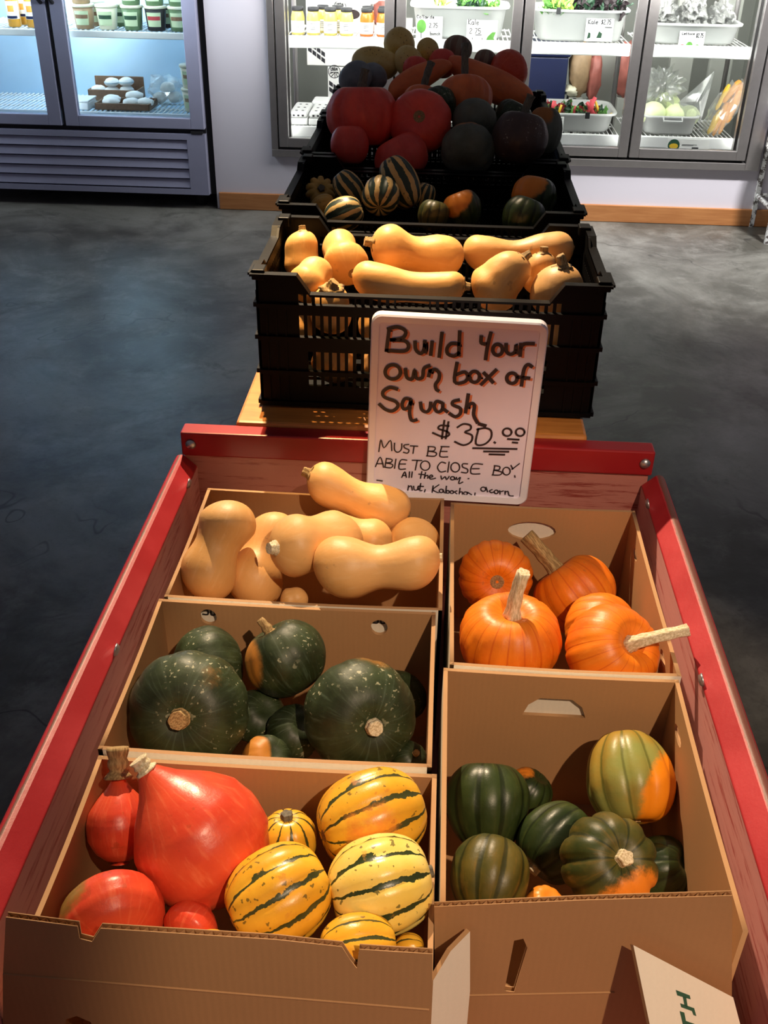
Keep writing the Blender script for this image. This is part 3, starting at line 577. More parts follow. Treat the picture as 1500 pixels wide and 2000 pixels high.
for k in range(ns):
    za = zg0+.035+(zg1-zg0-.065)*k/ns; zb2 = za+(zg1-zg0-.065)/ns
    vs = [(FY+.034, za+.001), (FY+.001, za+.003), (FY+.013, zb2-.006), (FY+.034, zb2-.004)]
    prism(bm, [(a-FY, b_) for a, b_ in vs], Vector((fx0, FY, 0)), Y, Z, X, fx1-.102-fx0)
obj('louvred_grille', bm, 'fridgegrey', fr)
box('hinge', fx1-.075, fx1-.01, FY-.004, FY+.01, .408, .42, 'gasket', fr)
for x in (fx0+.1, fx1-.07): bm = bmesh.new(); lathe(bm, [(.03, 0), (.03, .075)], 12, x, FY+.12); obj('caster', bm, 'black', fr)
for (dx0, dx1, nm) in ((fx0, -2.062, 'left'), (-2.040, fx1, 'right')):
    w = .085; bm = bmesh.new(); zb2, zt2 = .43, 2.0
    B(bm, dx0, dx0+w*.85, FY, FY+.045, zb2, zt2); B(bm, dx1-w*.85, dx1, FY, FY+.045, zb2, zt2); B(bm, dx0+w*.85, dx1-w*.85, FY, FY+.045, zb2, zb2+.055); B(bm, dx0+w*.85, dx1-w*.85, FY, FY+.045, zt2-.055, zt2)
    d = obj('door', bm, 'fridgegrey', fr, bevel=.003); d['label'] = nm+' glass door of the fridge'
    g = box('door_glass', dx0+w*.85, dx1-w*.85, FY+.02, FY+.026, zb2+.055, zt2-.055, 'glass', d)
    bm = bmesh.new()
    for xx in ((dx1-.02) if nm == 'left' else (dx0+.02),): tube(bm, [(xx, FY, 1.03), (xx, FY-.04, 1.05), (xx, FY-.04, 1.3), (xx, FY, 1.32)], .01, 8)
    obj('door_handle', bm, 'gasket', d)
bm = bmesh.new(); B(bm, -2.055, -2.045, FY+.01, FY+.05, .43, 2.0); B(bm, fx0, fx1, FY+.03, FY+.05, .405, .432); obj('door_gap', bm, 'gasket', fr)
x = -2.05
t = thing('light_strip', 'vertical lamp between the two fridge doors', 'light strip', (x, FY+.09, .5)); box('housing', x-.02, x+.02, FY+.055, FY+.08, .5, 1.95, 'white', t); box('lamp_tube', x-.015, x+.015, FY+.08, FY+.095, .5, 1.95, 'bluled', t)
for s in (-1, 1): area('fridge_lamp', (x+s*.03, FY+.1, 1.2), Vector((s*.8, .6, 0)).to_track_quat('-Z', 'Y').to_euler(), 1.4, .03, 20, (.84, .94, 1))
area('fridge_lamp', (-1.35, FY+.09, 1.2), Vector((-.9, .5, 0)).to_track_quat('-Z', 'Y').to_euler(), 1.4, .03, 6, (.78, .92, 1))
area('fridge_lamp', (-2.95, FY+.1, 1.2), Vector((.9, .5, 0)).to_track_quat('-Z', 'Y').to_euler(), 1.4, .03, 6, (.72, .90, 1))
def fshelf(x0, x1, z, label):
    t = thing('wire_shelf', label, 'shelf', ((x0+x1)/2, 6.05, z), 'fridge wire shelves')
    bm = bmesh.new(); n = int((x1-x0)/.026)
    for i in range(n+1): tube(bm, [(x0+(x1-x0)*i/n, FY+.13, z), (x0+(x1-x0)*i/n, FY+.62, z)], .004, 5)
    for k in range(4): tube(bm, [(x0, FY+.14+.15*k, z-.006), (x1, FY+.14+.15*k, z-.006)], .005, 6)
    obj('wire_deck', bm, 'white', t); box('front_rail', x0, x1, FY+.115, FY+.13, z-.028, z+.006, 'white', t, bevel=.004)
zf = aY(250, 64, FY+.12).z; zf2 = aY(250, 222, FY+.12).z
fshelf(fx0+.06, -2.08, zf, 'upper wire shelf behind the left fridge door, holding juice bottles'); fshelf(-2.02, fx1-.05, zf, 'upper wire shelf behind the right fridge door, holding dip tubs')
fshelf(fx0+.06, -2.08, zf2, 'empty lower wire shelf behind the left fridge door'); fshelf(-2.02, fx1-.05, zf2, 'lower wire shelf behind the right fridge door, holding trays')
for i, (px, Yb, l) in enumerate(((32, FY+.2, 'amber juice bottle at the left of the three'), (52, FY+.3, 'amber juice bottle standing behind the other two'), (68, FY+.2, 'amber juice bottle beside the middle of the fridge'))):
    x = aY(px, 62, Yb).x; z = zf+.006; t = thing('juice_bottle', l, 'bottle', (x, Yb, z), 'juice bottles in the fridge')
    bm = bmesh.new(); lathe(bm, [(.03, z), (.034, z+.006), (.034, z+.13), (.02, z+.165), (.014, z+.175), (.014, z+.2)], 18, x, Yb); obj('bottle_body', bm, 'juice', t, smooth=True)
    bm = bmesh.new(); lathe(bm, [(.016, z+.2), (.016, z+.22)], 14, x, Yb); obj('cap', bm, 'white', t)
    for nm, z0, z1, r, hw, mt in (('label', .04, .125, .0348, 75, 'paper'), ('orange_print', .075, .105, .0354, 28, 'carrot'), ('blue_print', .042, .055, .0354, 50, 'navy')):
        bm = bmesh.new(); vs = [[bm.verts.new((x+r*math.sin(a), Yb-r*math.cos(a), z+zz)) for zz in (z0, z1)] for a in [math.radians(-hw+2*hw*k/10) for k in range(11)]]
        for a, c in zip(vs, vs[1:]): bm.faces.new((a[0], c[0], c[1], a[1]))
        obj(nm, bm, mt, t, smooth=True)
def dtub(px, Yd, z, food, lab, label, s=1, grp='dip tubs on the upper fridge shelf'):
    x = aY(px, 62, Yd).x; t = thing('dip_tub', label, 'dip tub', (x, Yd, z), grp)
    h = .105*s; bm = bmesh.new(); lathe(bm, [(.044*s, z), (.046*s, z+.004), (.056*s, z+h)], 22, x, Yd); obj('tub_body', bm, food, t, smooth=True)
    bm = bmesh.new(); lathe(bm, [(.056*s, z+h), (.060*s, z+h+.002), (.060*s, z+h+.012), (.056*s, z+h+.015)], 22, x, Yd); obj('lid', bm, 'clearish', t, smooth=True)
    for nm, z0, z1, e, hw, mt in (('label', .2, .85, .0015, 42, 'label'), ('label_band', .5, .68, .0022, 38, lab)):
        bm = bmesh.new(); vs = []
        for k in range(9):
            a = math.radians(-hw+2*hw*k/8); vs.append([bm.verts.new((x+(.046*s+(.010*s)*f+e)*math.sin(a), Yd-(.046*s+(.010*s)*f+e)*math.cos(a), z+h*f)) for f in (z0, z1)])
        for a, c in zip(vs, vs[1:]): bm.faces.new((a[0], c[0], c[1], a[1]))
        obj(nm, bm, mt, t, smooth=True)
for px, f, lb, l in ((168, 'tan', 'brownpaper', 'tan dip tub, leftmost in the front row'), (213, 'clearish', 'darkgreen', 'pale dip tub with a dark green label band, second in the front row'), (262, 'greentub', 'darkgreen', 'green dip tub, third in the front row'), (307, 'gasket', 'redlabel', 'dark dip tub with a red label band, fourth in the front row'), (352, 'greentub', 'brownpaper', 'dark green dip tub at the right end of the front row')):
    dtub(px, FY+.2, zf+.006, f, lb, l)
for px, f, lb, l in ((166, 'tan', 'brownpaper', 'tan dip tub stacked on the leftmost tub'), (262, 'greentub', 'darkgreen', 'green dip tub stacked on the third tub'), (307, 'greentub', 'darkgreen', 'green dip tub stacked on the red banded tub'), (352, 'greentub', 'brownpaper', 'dark green dip tub stacked on the right end tub')):
    dtub(px, FY+.2, zf+.006+.121, f, lb, l)
for px, f, lb, l in ((190, 'tan', 'brownpaper', 'brown dip tub in the rear row behind the first two tubs'), (240, 'greentub', 'darkgreen', 'green dip tub in the rear row between the second and third tubs'), (330, 'gasket', 'brownpaper', 'dark dip tub in the rear row at right')): dtub(px, FY+.34, zf+.006, f, lb, l)
# lower shelf goods
z = zf2+.006
def tray(px0, px1, Ya, Yb, hgt, label, back=0):
    x0, x1 = aY(px0, 215, Ya).x, aY(px1, 215, Ya).x; t = thing('wicker_tray', label, 'tray', ((x0+x1)/2, (Ya+Yb)/2, z), 'wicker trays in the fridge')
    bm = bmesh.new(); B(bm, x0, x1, Ya, Yb, z, z+.006); B(bm, x0, x1, Ya, Ya+.008, z, z+hgt); B(bm, x0, x1, Yb-.008, Yb, z, z+hgt+back); B(bm, x0, x0+.008, Ya, Yb, z, z+hgt); B(bm, x1-.008, x1, Ya, Yb, z, z+hgt)
    obj('tray_body', bm, 'brownpaper', t, bevel=.004); return x0, x1
x0, x1 = tray(186, 292, FY+.17, FY+.36, .035, 'brown wicker tray of small white packs at the front', .0)
def pack(x, y, zz, l, red=False, s=1.2):
    t = thing('cheese_pack', l, 'pack', (x, y, zz), 'white wrapped packs in the fridge trays')
    bm = bmesh.new(); blob(bm, (x, y, zz+.02*s), .042*s, .035*s, .02*s, .08, 6, 3, x*9); obj('wrapped_pack', bm, 'paper', t, smooth=True)
    bm = bmesh.new(); B(bm, x-.022*s, x+.022*s, y-.037*s, y-.0345*s, zz+.008, zz+.018); obj('label', bm, 'redlabel' if red else 'bluelabel', t)
pack(aY(218, 200, FY+.24).x, FY+.23, z+.008, 'white pack with red label at the left of the front tray', True); pack(aY(218, 195, FY+.3).x, FY+.31, z+.008, 'white pack behind the left pack in the front tray')
pack(aY(258, 200, FY+.24).x, FY+.23, z+.008, 'white pack with red label in the middle of the front tray', True); pack(aY(262, 195, FY+.3).x, FY+.31, z+.03, 'white pack on top at the middle of the front tray'); pack(aY(284, 195, FY+.25).x, FY+.24, z+.008, 'white pack at the right of the front tray')
x0, x1 = tray(176, 272, FY+.42, FY+.58, .06, 'brown basket with a high curved back behind the front tray', .05)
for i, (px, dz, l) in enumerate(((192, .05, 'round wrapped cheese at the left of the basket'), (219, .045, 'round wrapped cheese in the middle of the basket'), (220, .09, 'round wrapped cheese on top in the middle of the basket'), (247, .05, 'round wrapped cheese at the right of the basket'), (248, .095, 'round wrapped cheese on top at the right of the basket'))):
    xx = aY(px, 165, FY+.5).x; t = thing('wrapped_cheese', l, 'cheese', (xx, FY+.49, z+dz-.045), 'wrapped cheeses in the basket')
    bm = bmesh.new(); blob(bm, (xx, FY+.49, z+dz), .042, .042, .024, .06, 5, 3, i); obj('wrapped_cheese_body', bm, 'paper', t, smooth=True)
    bm = bmesh.new(); lathe(bm, [(.0435, z+dz-.004), (.0435, z+dz+.003)], 18, xx, FY+.49); obj('paper_band', bm, 'bluelabel', t)
for i, (px, l) in enumerate(((162, 'flat white container at the left of the lower fridge shelf'),)):
    xx = aY(px, 215, FY+.2).x; t = thing('white_container', l, 'container', (xx, FY+.22, z)); box('container_base', xx-.05, xx+.05, FY+.15, FY+.3, z, z+.04, 'white', t, bevel=.006); box('container_lid', xx-.053, xx+.053, FY+.147, FY+.303, z+.041, z+.05, 'white', t, bevel=.003)
for i, (px, dz, l) in enumerate(((366, 0, 'cloudy deli tub low at the right edge of the fridge'), (366, .12, 'cloudy deli tub stacked on the low right tub'))): dtub(px, FY+.22, z+dz, 'clearish', 'tan', l, 1.0, 'deli tubs at the right of the fridge')
bm = bmesh.new(); xx = aY(325, 185, FY+.36).x; blob(bm, (xx, FY+.40, z+.075), .105, .09, .075, .2, 8, 3, 4); tag(obj('produce_bag', bm, 'bag'), 'cloudy plastic bag of white rolls at the right of the front tray', 'plastic bag')
for i, (dx, dz, l) in enumerate(((-.05, .03, 'left white roll inside the cloudy bag'), (.04, .035, 'right white roll inside the cloudy bag'), (0, .085, 'top white roll inside the cloudy bag'))):
    bm = bmesh.new(); blob(bm, (xx+dx, FY+.40, z+dz), .042, .045, .030, .06, 5, 3, i); tag(obj('bread_roll', bm, 'paper', smooth=True), l, 'roll', 'rolls in the cloudy bag')
# paint-flaked white stand at the right edge
t = thing('painted_stand', 'paint-flaked white metal stand cut off by the right edge', 'stand', (2.0, 5.3, 0))
m2, nt, b = newmat('flaking_white_paint'); co = objc(nt)
nt.links.new(mixc(nt, step(nt, noi(nt, co, 35, 6, .7), .5, .54), (.72, .74, .74), (.10, .085, .08)), b.inputs['Base Color']); b.inputs['Roughness'].default_value = .5; M['flaky'] = m2
A1, A2, A3 = aZ(1466, 442, 0), aZ(1497, 476, 0), aZ(1540, 442, 0)
for k, a in enumerate((A1, A2, Vector((A2.x+.45, A2.y, 0)), Vector((A1.x+.45, A1.y, 0)))):
    bm = bmesh.new(); B(bm, a.x-.012, a.x+.012, a.y-.012, a.y+.012, 0, .86); obj('leg', bm, 'flaky', t)
for zz in (.17, .42, .62, .84):
    bm = bmesh.new(); L = [A1, A2, Vector((A2.x+.45, A2.y, 0)), Vector((A1.x+.45, A1.y, 0))]
    for a, c in zip(L, L[1:]+L[:1]): tube(bm, [(a.x, a.y, zz), (c.x, c.y, zz)], .012, 6)
    obj('rung', bm, 'flaky', t)
box('shelf_panel', A1.x, A1.x+.45, A2.y, A1.y, .43, .445, 'tan', t); box('back_panel', A1.x, A1.x+.45, A1.y-.006, A1.y+.006, .63, .83, 'baseboard', t)
box('paper_bundle', A1.x+.04, A1.x+.40, A2.y+.03, A1.y-.03, .446, .56, 'fridgegrey', t, bevel=.006)
# ================================================================ TABLE under the crates
zc, zt_ = 1.055, .812
t = thing('display_table', 'low orange wooden table carrying the row of black crates', 'table', (-.03, 2.47, 0))
box('tabletop', -.337, .270, 1.556, 3.42, zt_-.026, zt_-.002, 'tabletop', t, bevel=.006)
for x in (-.28, .21):
    for y in (1.72, 3.3): box('leg', x-.022, x+.022, y-.022, y+.022, 0, zt_-.10, 'tabletop', t, bevel=.003)
bm = bmesh.new(); B(bm, -.302, .232, 1.70, 1.715, zt_-.10, zt_-.026); B(bm, -.302, .232, 3.30, 3.32, zt_-.10, zt_-.026); B(bm, -.302, -.287, 1.715, 3.30, zt_-.10, zt_-.026); B(bm, .217, .232, 1.715, 3.30, zt_-.10, zt_-.026)
obj('apron', bm, 'tabletop', t)
# ================================================================ BLACK CRATES
def slotpanel(o, u, L, z0, z1, t, n, parent, name, cut, rows, pitch=.0139, sw=.0083, e=.068, wides=()):
    """panel in plane (u,Z) from o; cut = depth of the lowered rim; rows=[(za,zb,skip)]"""
    bm = bmesh.new()
    zz = sorted(rows, key=lambda r: r[0]); top = z1-cut
    zs = [z0]
    for r in zz: zs += [r[0], r[1]]
    zs.append(top-.0)
    def bar(s0, s1, a, c, th=t, off=0): prism(bm, [(s0, a), (s1, a), (s1, c), (s0, c)], o+n*off, u, Z, n, th)
    for i in range(0, len(zs), 2): bar(0, L, zs[i], zs[i+1])
    for za, zb, sk in zz:
        N = int((L-2*e)/pitch); s = (L-N*pitch)/2; last = 0
        for k in range(N):
            if k < sk or k >= N-sk: continue
            a = s+k*pitch
            if any(za > z1-.07 and w0 <= k < w1 for w0, w1 in wides):
                bar(last, a, za, zb) if a > last+1e-4 and not any(w0 < k for w0, w1 in wides if w0 < k < w1) else None; last = a+pitch
                continue
            bar(last, a+(pitch-sw)/2, za, zb); last = a+(pitch+sw)/2
        bar(last, L, za, zb)
    # raised ends with slanted shoulders
    for s0, s1, s2 in ((0, .070, .092), (L, L-.070, L-.092)): prism(bm, [(s0, top), (s2, top), (s1, z1), (s0, z1)], o, u, Z, n, t)
    # outer ribs
    for zr in (z0+.006, z0+(z1-z0)*.27, z0+(z1-z0)*.53, z0+(z1-z0)*.77): bar(0, L, zr-.004, zr+.004, t+.006, -.006)
    for k in range(1, 4):
        for sgn in (0, 1):
            s = e*k/4.2; s = L-s if sgn else s
            bar(s-.0015, s+.0015, z0+.01, top-.02, t+.003, -.003)
    return obj(name, bm, 'blackplastic', parent)
def crate(label, x0, x1, y0, y1, z0=zt_+.001, z1=zc, low=.032):
    t = thing('plastic_crate', label, 'crate', ((x0+x1)/2, (y0+y1)/2, z0), 'black vented crates on the table')
    th = .004; H = z1-z0
    i0, i1, j0, j1 = x0+.010, x1-.010, y0+.010, y1-.010
    rows = [(z0+.040, z0+.104, 1), (z0+.125, z0+.170, 0), (z0+.188, z0+.207, 0)]
    slotpanel(Vector((i0, j0, 0)), X, i1-i0, z0, z1, th, Y, t, 'front_panel', low, rows, wides=((3, 7), (12, 16), (23, 26)))
    slotpanel(Vector((i1, j1, 0)), -X, i1-i0, z0, z1, th, -Y, t, 'back_panel', low, rows)
    for o, u, n, nm in ((Vector((i0, j1, 0)), -Y, X, 'side_panel'), (Vector((i1, j0, 0)), Y, -X, 'side_panel')):
        slotpanel(o, u, j1-j0, z0, z1, th, n, t, nm, .014, rows, e=.05)
    bm = bmesh.new()
    for k in range(9): B(bm, i0+th, i1-th, j0+th+(j1-j0-.02)*k/9, j0+th+(j1-j0-.02)*k/9+.02, z0+.004, z0+.009)
    for k in range(14): B(bm, i0+th+(i1-i0-.02)*k/14, i0+th+(i1-i0-.02)*k/14+.018, j0+th, j1-th, z0, z0+.004)
    obj('crate_floor', bm, 'blackplastic', t)
    # rim flange following the cutout
    bm = bmesh.new(); f = .012
    for yy, s in ((j0, -1), (j1, 1)):
        ya, yb = (yy-f, yy+.004) if s < 0 else (yy-.004, yy+f)
        L = i1-i0
        prof = [(-.008, z1), (.070, z1), (.092, z1-low), (L-.092, z1-low), (L-.070, z1), (L+.008, z1)]
        for a, c in zip(prof, prof[1:]): prism(bm, [(a[0], a[1]-.003), (c[0], c[1]-.003), (c[0], c[1]+.001), (a[0], a[1]+.001)], Vector((i0, ya, 0)), X, Z, Y, yb-ya)
    for xx, s in ((i0, -1), (i1, 1)):
        xa, xb = (xx-f, xx+.004) if s < 0 else (xx-.004, xx+f)
        L = j1-j0; prof = [(-.004, z1), (.06, z1), (.08, z1-.014), (L-.08, z1-.014), (L-.06, z1), (L+.004, z1)]
        for a, c in zip(prof, prof[1:]): prism(bm, [(a[0], a[1]-.003), (c[0], c[1]-.003), (c[0], c[1]+.001), (a[0], a[1]+.001)], Vector((xa, j0, 0)), Y, Z, X, xb-xa)
    obj('rim', bm, 'blackplastic', t)
    for xx in (i0-.006, i1+.006-.022):
        for yy in (j0-.004, j1+.004-.03):
            bm = bmesh.new(); B(bm, xx, xx+.022, yy, yy+.03, z1-.012, z1+.006); obj('stacking_lug', bm, 'blackplastic', t, bevel=.002)
    return t
crate('front black crate filled with butternut squash, just behind the whiteboard', -.311, .290, 1.612, 1.955)
crate('second black crate from the front, holding striped and green squash', -.327, .290, 2.028, 2.448)
crate('third black crate, buried under the big dark red pumpkins', -.335, .300, 2.468, 2.905)
crate('rearmost black crate under the yellow and banana squash', -.340, .305, 2.925, 3.37)
# ================================================================ RED CART
t = thing('red_cart', 'worn red wooden cart holding five cardboard boxes of squash', 'cart', (-.03, 1.0, 0))
bz, BY = .50, 1.528
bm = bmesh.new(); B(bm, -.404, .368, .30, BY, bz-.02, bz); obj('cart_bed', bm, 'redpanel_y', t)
box('back_panel', -.424, .377, BY, BY+.018, bz-.02, .800, 'redpanel', t, bevel=.002)
box('back_batten', -.427, .381, BY-.006, BY+.030, .757, .803, 'redpaint', t, bevel=.003)
for x in (-.410, .366):
    bm = bmesh.new(); prof = [(.0001, .006), (.006, .005), (.0085, .002), (.0095, 0)]
    lathe(bm, prof, 14); bmesh.ops.transform(bm, matrix=Matrix.Translation((x, BY-.007, .781)) @ Matrix.Rotation(math.radians(90), 4, 'X'), verts=bm.verts); obj('bolt', bm, 'bolt', t, smooth=True)
for sx, s in ((-.404, -1), (.368, 1)):
    xo = sx+s*.016
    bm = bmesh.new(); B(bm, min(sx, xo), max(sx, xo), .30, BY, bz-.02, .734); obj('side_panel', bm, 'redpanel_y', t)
    # rounded rail, origin of the mesh at its lower inner edge so the worn crest is local z
    bm = bmesh.new(); prof = [(-.001, 0), (-.001, .004), (.020, .024), (.026, .026), (.032, .024), (.037, .016), (.038, 0)]
    prism(bm, [(s*p[0], p[1]) for p in prof], Vector((0, -.62, 0)), X, Z, Y, 1.24)
    o = obj('side_rail', bm, 'rail', t)
    md = o.modifiers.new('bevel', 'BEVEL'); md.width = .004; md.segments = 3; o.matrix_basis = Matrix.Translation((sx, .905, .733))
    for yy in (1.455, 1.02):
        bm = bmesh.new(); lathe(bm, [(.0001, .006), (.006, .005), (.0085, .002), (.0095, 0)], 14)
        bmesh.ops.transform(bm, matrix=Matrix.Translation((sx-s*.0005, yy, .742)) @ Matrix.Rotation(math.radians(-s*90+(-14*s)), 4, 'Y'), verts=bm.verts); obj('bolt', bm, 'bolt', t, smooth=True)
for x in (-.38, .34):
    for y in (.36, 1.46): box('leg', x-.025, x+.025, y-.025, y+.025, 0, bz-.02, 'redpaint', t, bevel=.004)
# wheel seen beyond the right rail
bm = bmesh.new()
tube(bm, [(.435, .98+.29*math.cos(a), .32+.29*math.sin(a)) for a in [2*math.pi*k/40 for k in range(41)]], .026, 12); obj('wheel_tyre', bm, 'gasket', t, smooth=True)
bm = bmesh.new(); 
for k in range(6):
    a = math.pi*k/6; tube(bm, [(.435, .98+.28*math.cos(a), .32+.28*math.sin(a)), (.435, .98-.28*math.cos(a), .32-.28*math.sin(a))], .008, 6)
tube(bm, [(.36, .98, .32), (.46, .98, .32)], .02, 10); obj('wheel_spokes', bm, 'redpaint', t)
# ================================================================ CARDBOARD BOXES
KM = ['kraft', 'whitecard', 'kraftedge']
def cbox(label, x0, x1, y0, y1, z1, holes=None, z0=bz+.002, front=True, th=.0055):
    t = thing('cardboard_box', label, 'box', ((x0+x1)/2, (y0+y1)/2, z0), 'cardboard boxes in the red cart')
    holes = holes or {}
    H = z1-z0; L = x1-x0; D = y1-y0
    def sag(n, amp, w): return [(w*k/n, H-amp*math.sin(math.pi*k/n)) for k in range(n, -1, -1)]
    plate('back_wall', [(0, 0), (L, 0)]+sag(10, .002, L), holes.get('back', []), Vector((x0, y1, z0)), X, Z, -Y, th, KM, t)
    if front: plate('front_wall', [(0, 0), (L, 0)]+sag(10, .003, L), holes.get('front', []), Vector((x1, y0, z0)), -X, Z, Y, th, KM, t)
    plate('side_wall', [(0, 0), (D, 0)]+sag(8, .004, D), holes.get('left', []), Vector((x0, y0, z0)), Y, Z, X, th, KM, t)
    plate('side_wall', [(0, 0), (D, 0)]+sag(8, .004, D), holes.get('right', []), Vector((x1, y1, z0)), -Y, Z, -X, th, KM, t)
    box('box_floor', x0+th, x1-th, y0+th, y1-th, z0, z0+th, 'kraft', t)
    return t
def dhole(cx, cz, w, h): return [(cx-w/2, cz), (cx+w/2, cz), (cx+w*.42, cz+h*.6), (cx+w*.25, cz+h), (cx-w*.25, cz+h), (cx-w*.42, cz+h*.6)]
zr = .742
b1 = cbox('cardboard box of butternut squash at the back left of the red cart', -.367, .029, 1.140, 1.443, zr)
b2 = cbox('cardboard box of orange pumpkins at the back right of the red cart', .040, .341, 1.025, 1.432, zr, {'back': [ell(.137, .194, .040, .0185, 18)], 'right': [ell(.075, .205, .018, .008, 12), ell(.33, .205, .018, .008, 12)]})
b3 = cbox('cardboard box of dark green kabocha squash at the middle left of the cart', -.373, .020, .842, 1.135, zr, {'back': [ell(.070, .216, .0120, .0135, 18), ell(.314, .212, .0120, .0135, 18)]})
b5 = cbox('front left cardboard box of red kuri and striped yellow squash', -.369, .026, .580, .832, zr, front=False)
b6 = cbox('front right cardboard box of green and orange acorn squash', .032, .336, .648, 1.018, zr, {'back': [dhole(.150, .170, .084, .031)], 'right': [ell(.06, .20, .020, .008, 12)]}, front=False)
for bb, xa, xb, yb_ in ((b2, .045, .336, 1.4325), (b6, .037, .331, 1.0185)):
    bm = bmesh.new(); B(bm, xa, xb, yb_, yb_+.003, zr-.11, zr-.006); o = obj('outer_flap', bm, 'whitecard', bb)
# printing on the white outer faces seen through the hand holes of the kabocha box
bm = bmesh.new(); yy = 1.1395
for cx_ in (-.303, -.059):
    fn = lambda u, v: Vector((cx_+u, yy-.0006, .716+v)); strokes(bm, [[(-.010, .006), (-.003, .006), (-.003, -.001), (-.010, -.001)], [(.002, .007), (.002, -.001), (.007, -.001), (.007, .007)]], fn, .0026)
obj('printed_letters', bm, 'ink', b1)
# front walls / flaps traced at their own distance
def flap(parent, name, Yp, outline_px, holes_px, edges, mats=('kraft', 'kraft', 'kraftedge'), zlow=None):
    o = Vector((0, Yp, 0)); pts = [aY(x, y, Yp) for x, y in outline_px]; hp = [[(aY(x, y, Yp).x, aY(x, y, Yp).z) for x, y in h] for h in holes_px]
    ol = [(p.x, max(p.z, bz+.002)) for p in pts]
    a = plate(name, ol, hp, o, X, Z, -Y, .0008, list(mats), parent); b_ = plate(name+'_liner', ol, hp, o+Y*.0052, X, Z, -Y, .0008, list(mats), a)
    bm = bmesh.new()
    for (xa, ya), (xb, yb) in edges:
        p, q_ = aY(xa, ya, Yp), aY(xb, yb, Yp); Lh = (q_-p).length; n = int(Lh/.0042); d = (q_-p)/n
        prev = None
        for k in range(n+1):
            pt = p+d*k; yv = Yp+(.0001 if k % 2 else .0044); dn = Vector((-(q_-p).z, 0, (q_-p).x)).normalized()*-.02
            if dn.z > 0 and abs(dn.z) > abs(dn.x): dn = -dn
            vs = (bm.verts.new((pt.x, yv, pt.z-.0004)), bm.verts.new((pt.x+dn.x, yv, pt.z+dn.z)))
            if prev: bm.faces.new((prev[0], vs[0], vs[1], prev[1]))
            prev = vs
    o2 = obj('corrugation', bm, 'kraftedge', a)
    return a
f5 = flap(b5, 'front_wall', .570, [(12, 1790), (152, 1808), (156, 1832), (180, 1838), (197, 1812), (540, 1834), (668, 1848), (683, 1872), (697, 1890), (702, 1853), (845, 1862), (843, 1975), (830, 2200), (30, 2200), (6, 1905)],
     [[(128, 1990), (150, 1983), (178, 1995), (190, 2040), (120, 2040)]], [((12, 1790), (152, 1808)), ((197, 1812), (540, 1834)), ((540, 1834), (668, 1848)), ((702, 1853), (845, 1862))])
f6 = flap(b6, 'front_wall', .636, [(848, 1770), (1135, 1757), (1430, 1748), (1429, 1950), (1420, 2200), (862, 2200), (849, 1945)], [[(1004, 1836), (1022, 1832), (1030, 1850), (1004, 1936), (985, 1934)]], [((848, 1770), (1135, 1757)), ((1135, 1757), (1430, 1748))])
def crease(parent, Yp, a, b_):
    p, q_ = aY(*a, Yp), aY(*b_, Yp); bm = bmesh.new(); tube(bm, [p+Vector((0, .0002, 0)), q_+Vector((0, .0002, 0))], .0014, 6); obj('fold_ridge', bm, 'kraft', parent)
crease(f5, .5690, (6, 1902), (838, 1972)); crease(f6, .6350, (912, 1944), (1200, 1938))
# white printed flaps standing at the front
bm = bmesh.new(); Yp = .60
def wflap(parent, pts, th=.005):
    P = [aY(x, y, yy) for x, y, yy in pts[:3]]; n = (P[1]-P[0]).cross(P[2]-P[0]).normalized()
    for x, y, _ in pts[3:]:
        r = ray(x, y); P.append(CC+r*((P[0]-CC).dot(n)/r.dot(n)))
    if n.y > 0: n = -n
    cen = sum(P, Vector())/len(P); e1 = (P[0]-cen).normalized(); e2 = n.cross(e1); P.sort(key=lambda p: math.atan2((p-cen).dot(e2), (p-cen).dot(e1)))
    bm = bmesh.new(); a = [bm.verts.new(p) for p in P]; c = [bm.verts.new(p-n*th) for p in P]; bm.faces.new(a).material_index = 0; bm.faces.new(c[::-1]).material_index = 1
    k = len(P)
    for i in range(k): bm.faces.new((a[i], c[i], c[(i+1) % k], a[(i+1) % k])).material_index = 1
    me = bpy.data.meshes.new('printed_flap'); bmesh.ops.recalc_face_normals(bm, faces=bm.faces); bm.to_mesh(me); bm.free()
    return link('printed_flap', me, ['whitecard', 'kraftedge'], parent), n
w1, n1 = wflap(b6, [(918, 1819, .628), (846, 1915, .590), (905, 2080, .600), (880, 1858, 0), (838, 2080, 0), (918, 1935, 0)]); w1['label'] = 'small white flap folded up between the two front boxes'
w2, n2 = wflap(b6, [(1237, 1846, .622), (1432, 1948, .622), (1300, 2150, .535), (1485, 2150, 0)]); w2['label'] = 'large white flap with green print at the bottom right corner'
# green letters on the big white flap
P0, P1, P2 = aY(1237, 1846, .622), aY(1432, 1948, .622), aY(1300, 2150, .535)
nn = (P1-P0).cross(P2-P0).normalized(); nn = -nn if nn.y > 0 else nn
def onflap(x, y):
    r = ray(x, y); k = (P0-CC).dot(nn)/r.dot(nn); return CC+r*k+nn*.0006
bm = bmesh.new()
def quadpx(pts): bm.faces.new([bm.verts.new(onflap(780+x*.48, 1700+y*.48)) for x, y in pts])
quadpx([(1124, 486), (1180, 508), (1184, 524), (1130, 508)]); quadpx([(1142, 540), (1198, 560), (1207, 592), (1196, 588), (1190, 572), (1146, 556)]); quadpx([(1152, 512), (1166, 517), (1172, 556), (1160, 551)])
quadpx([(1140, 572), (1158, 578), (1170, 640), (1155, 636)]); quadpx([(1165, 612), (1200, 624), (1204, 640), (1168, 628)])
obj('green_letters', bm, 'greenink', w2)
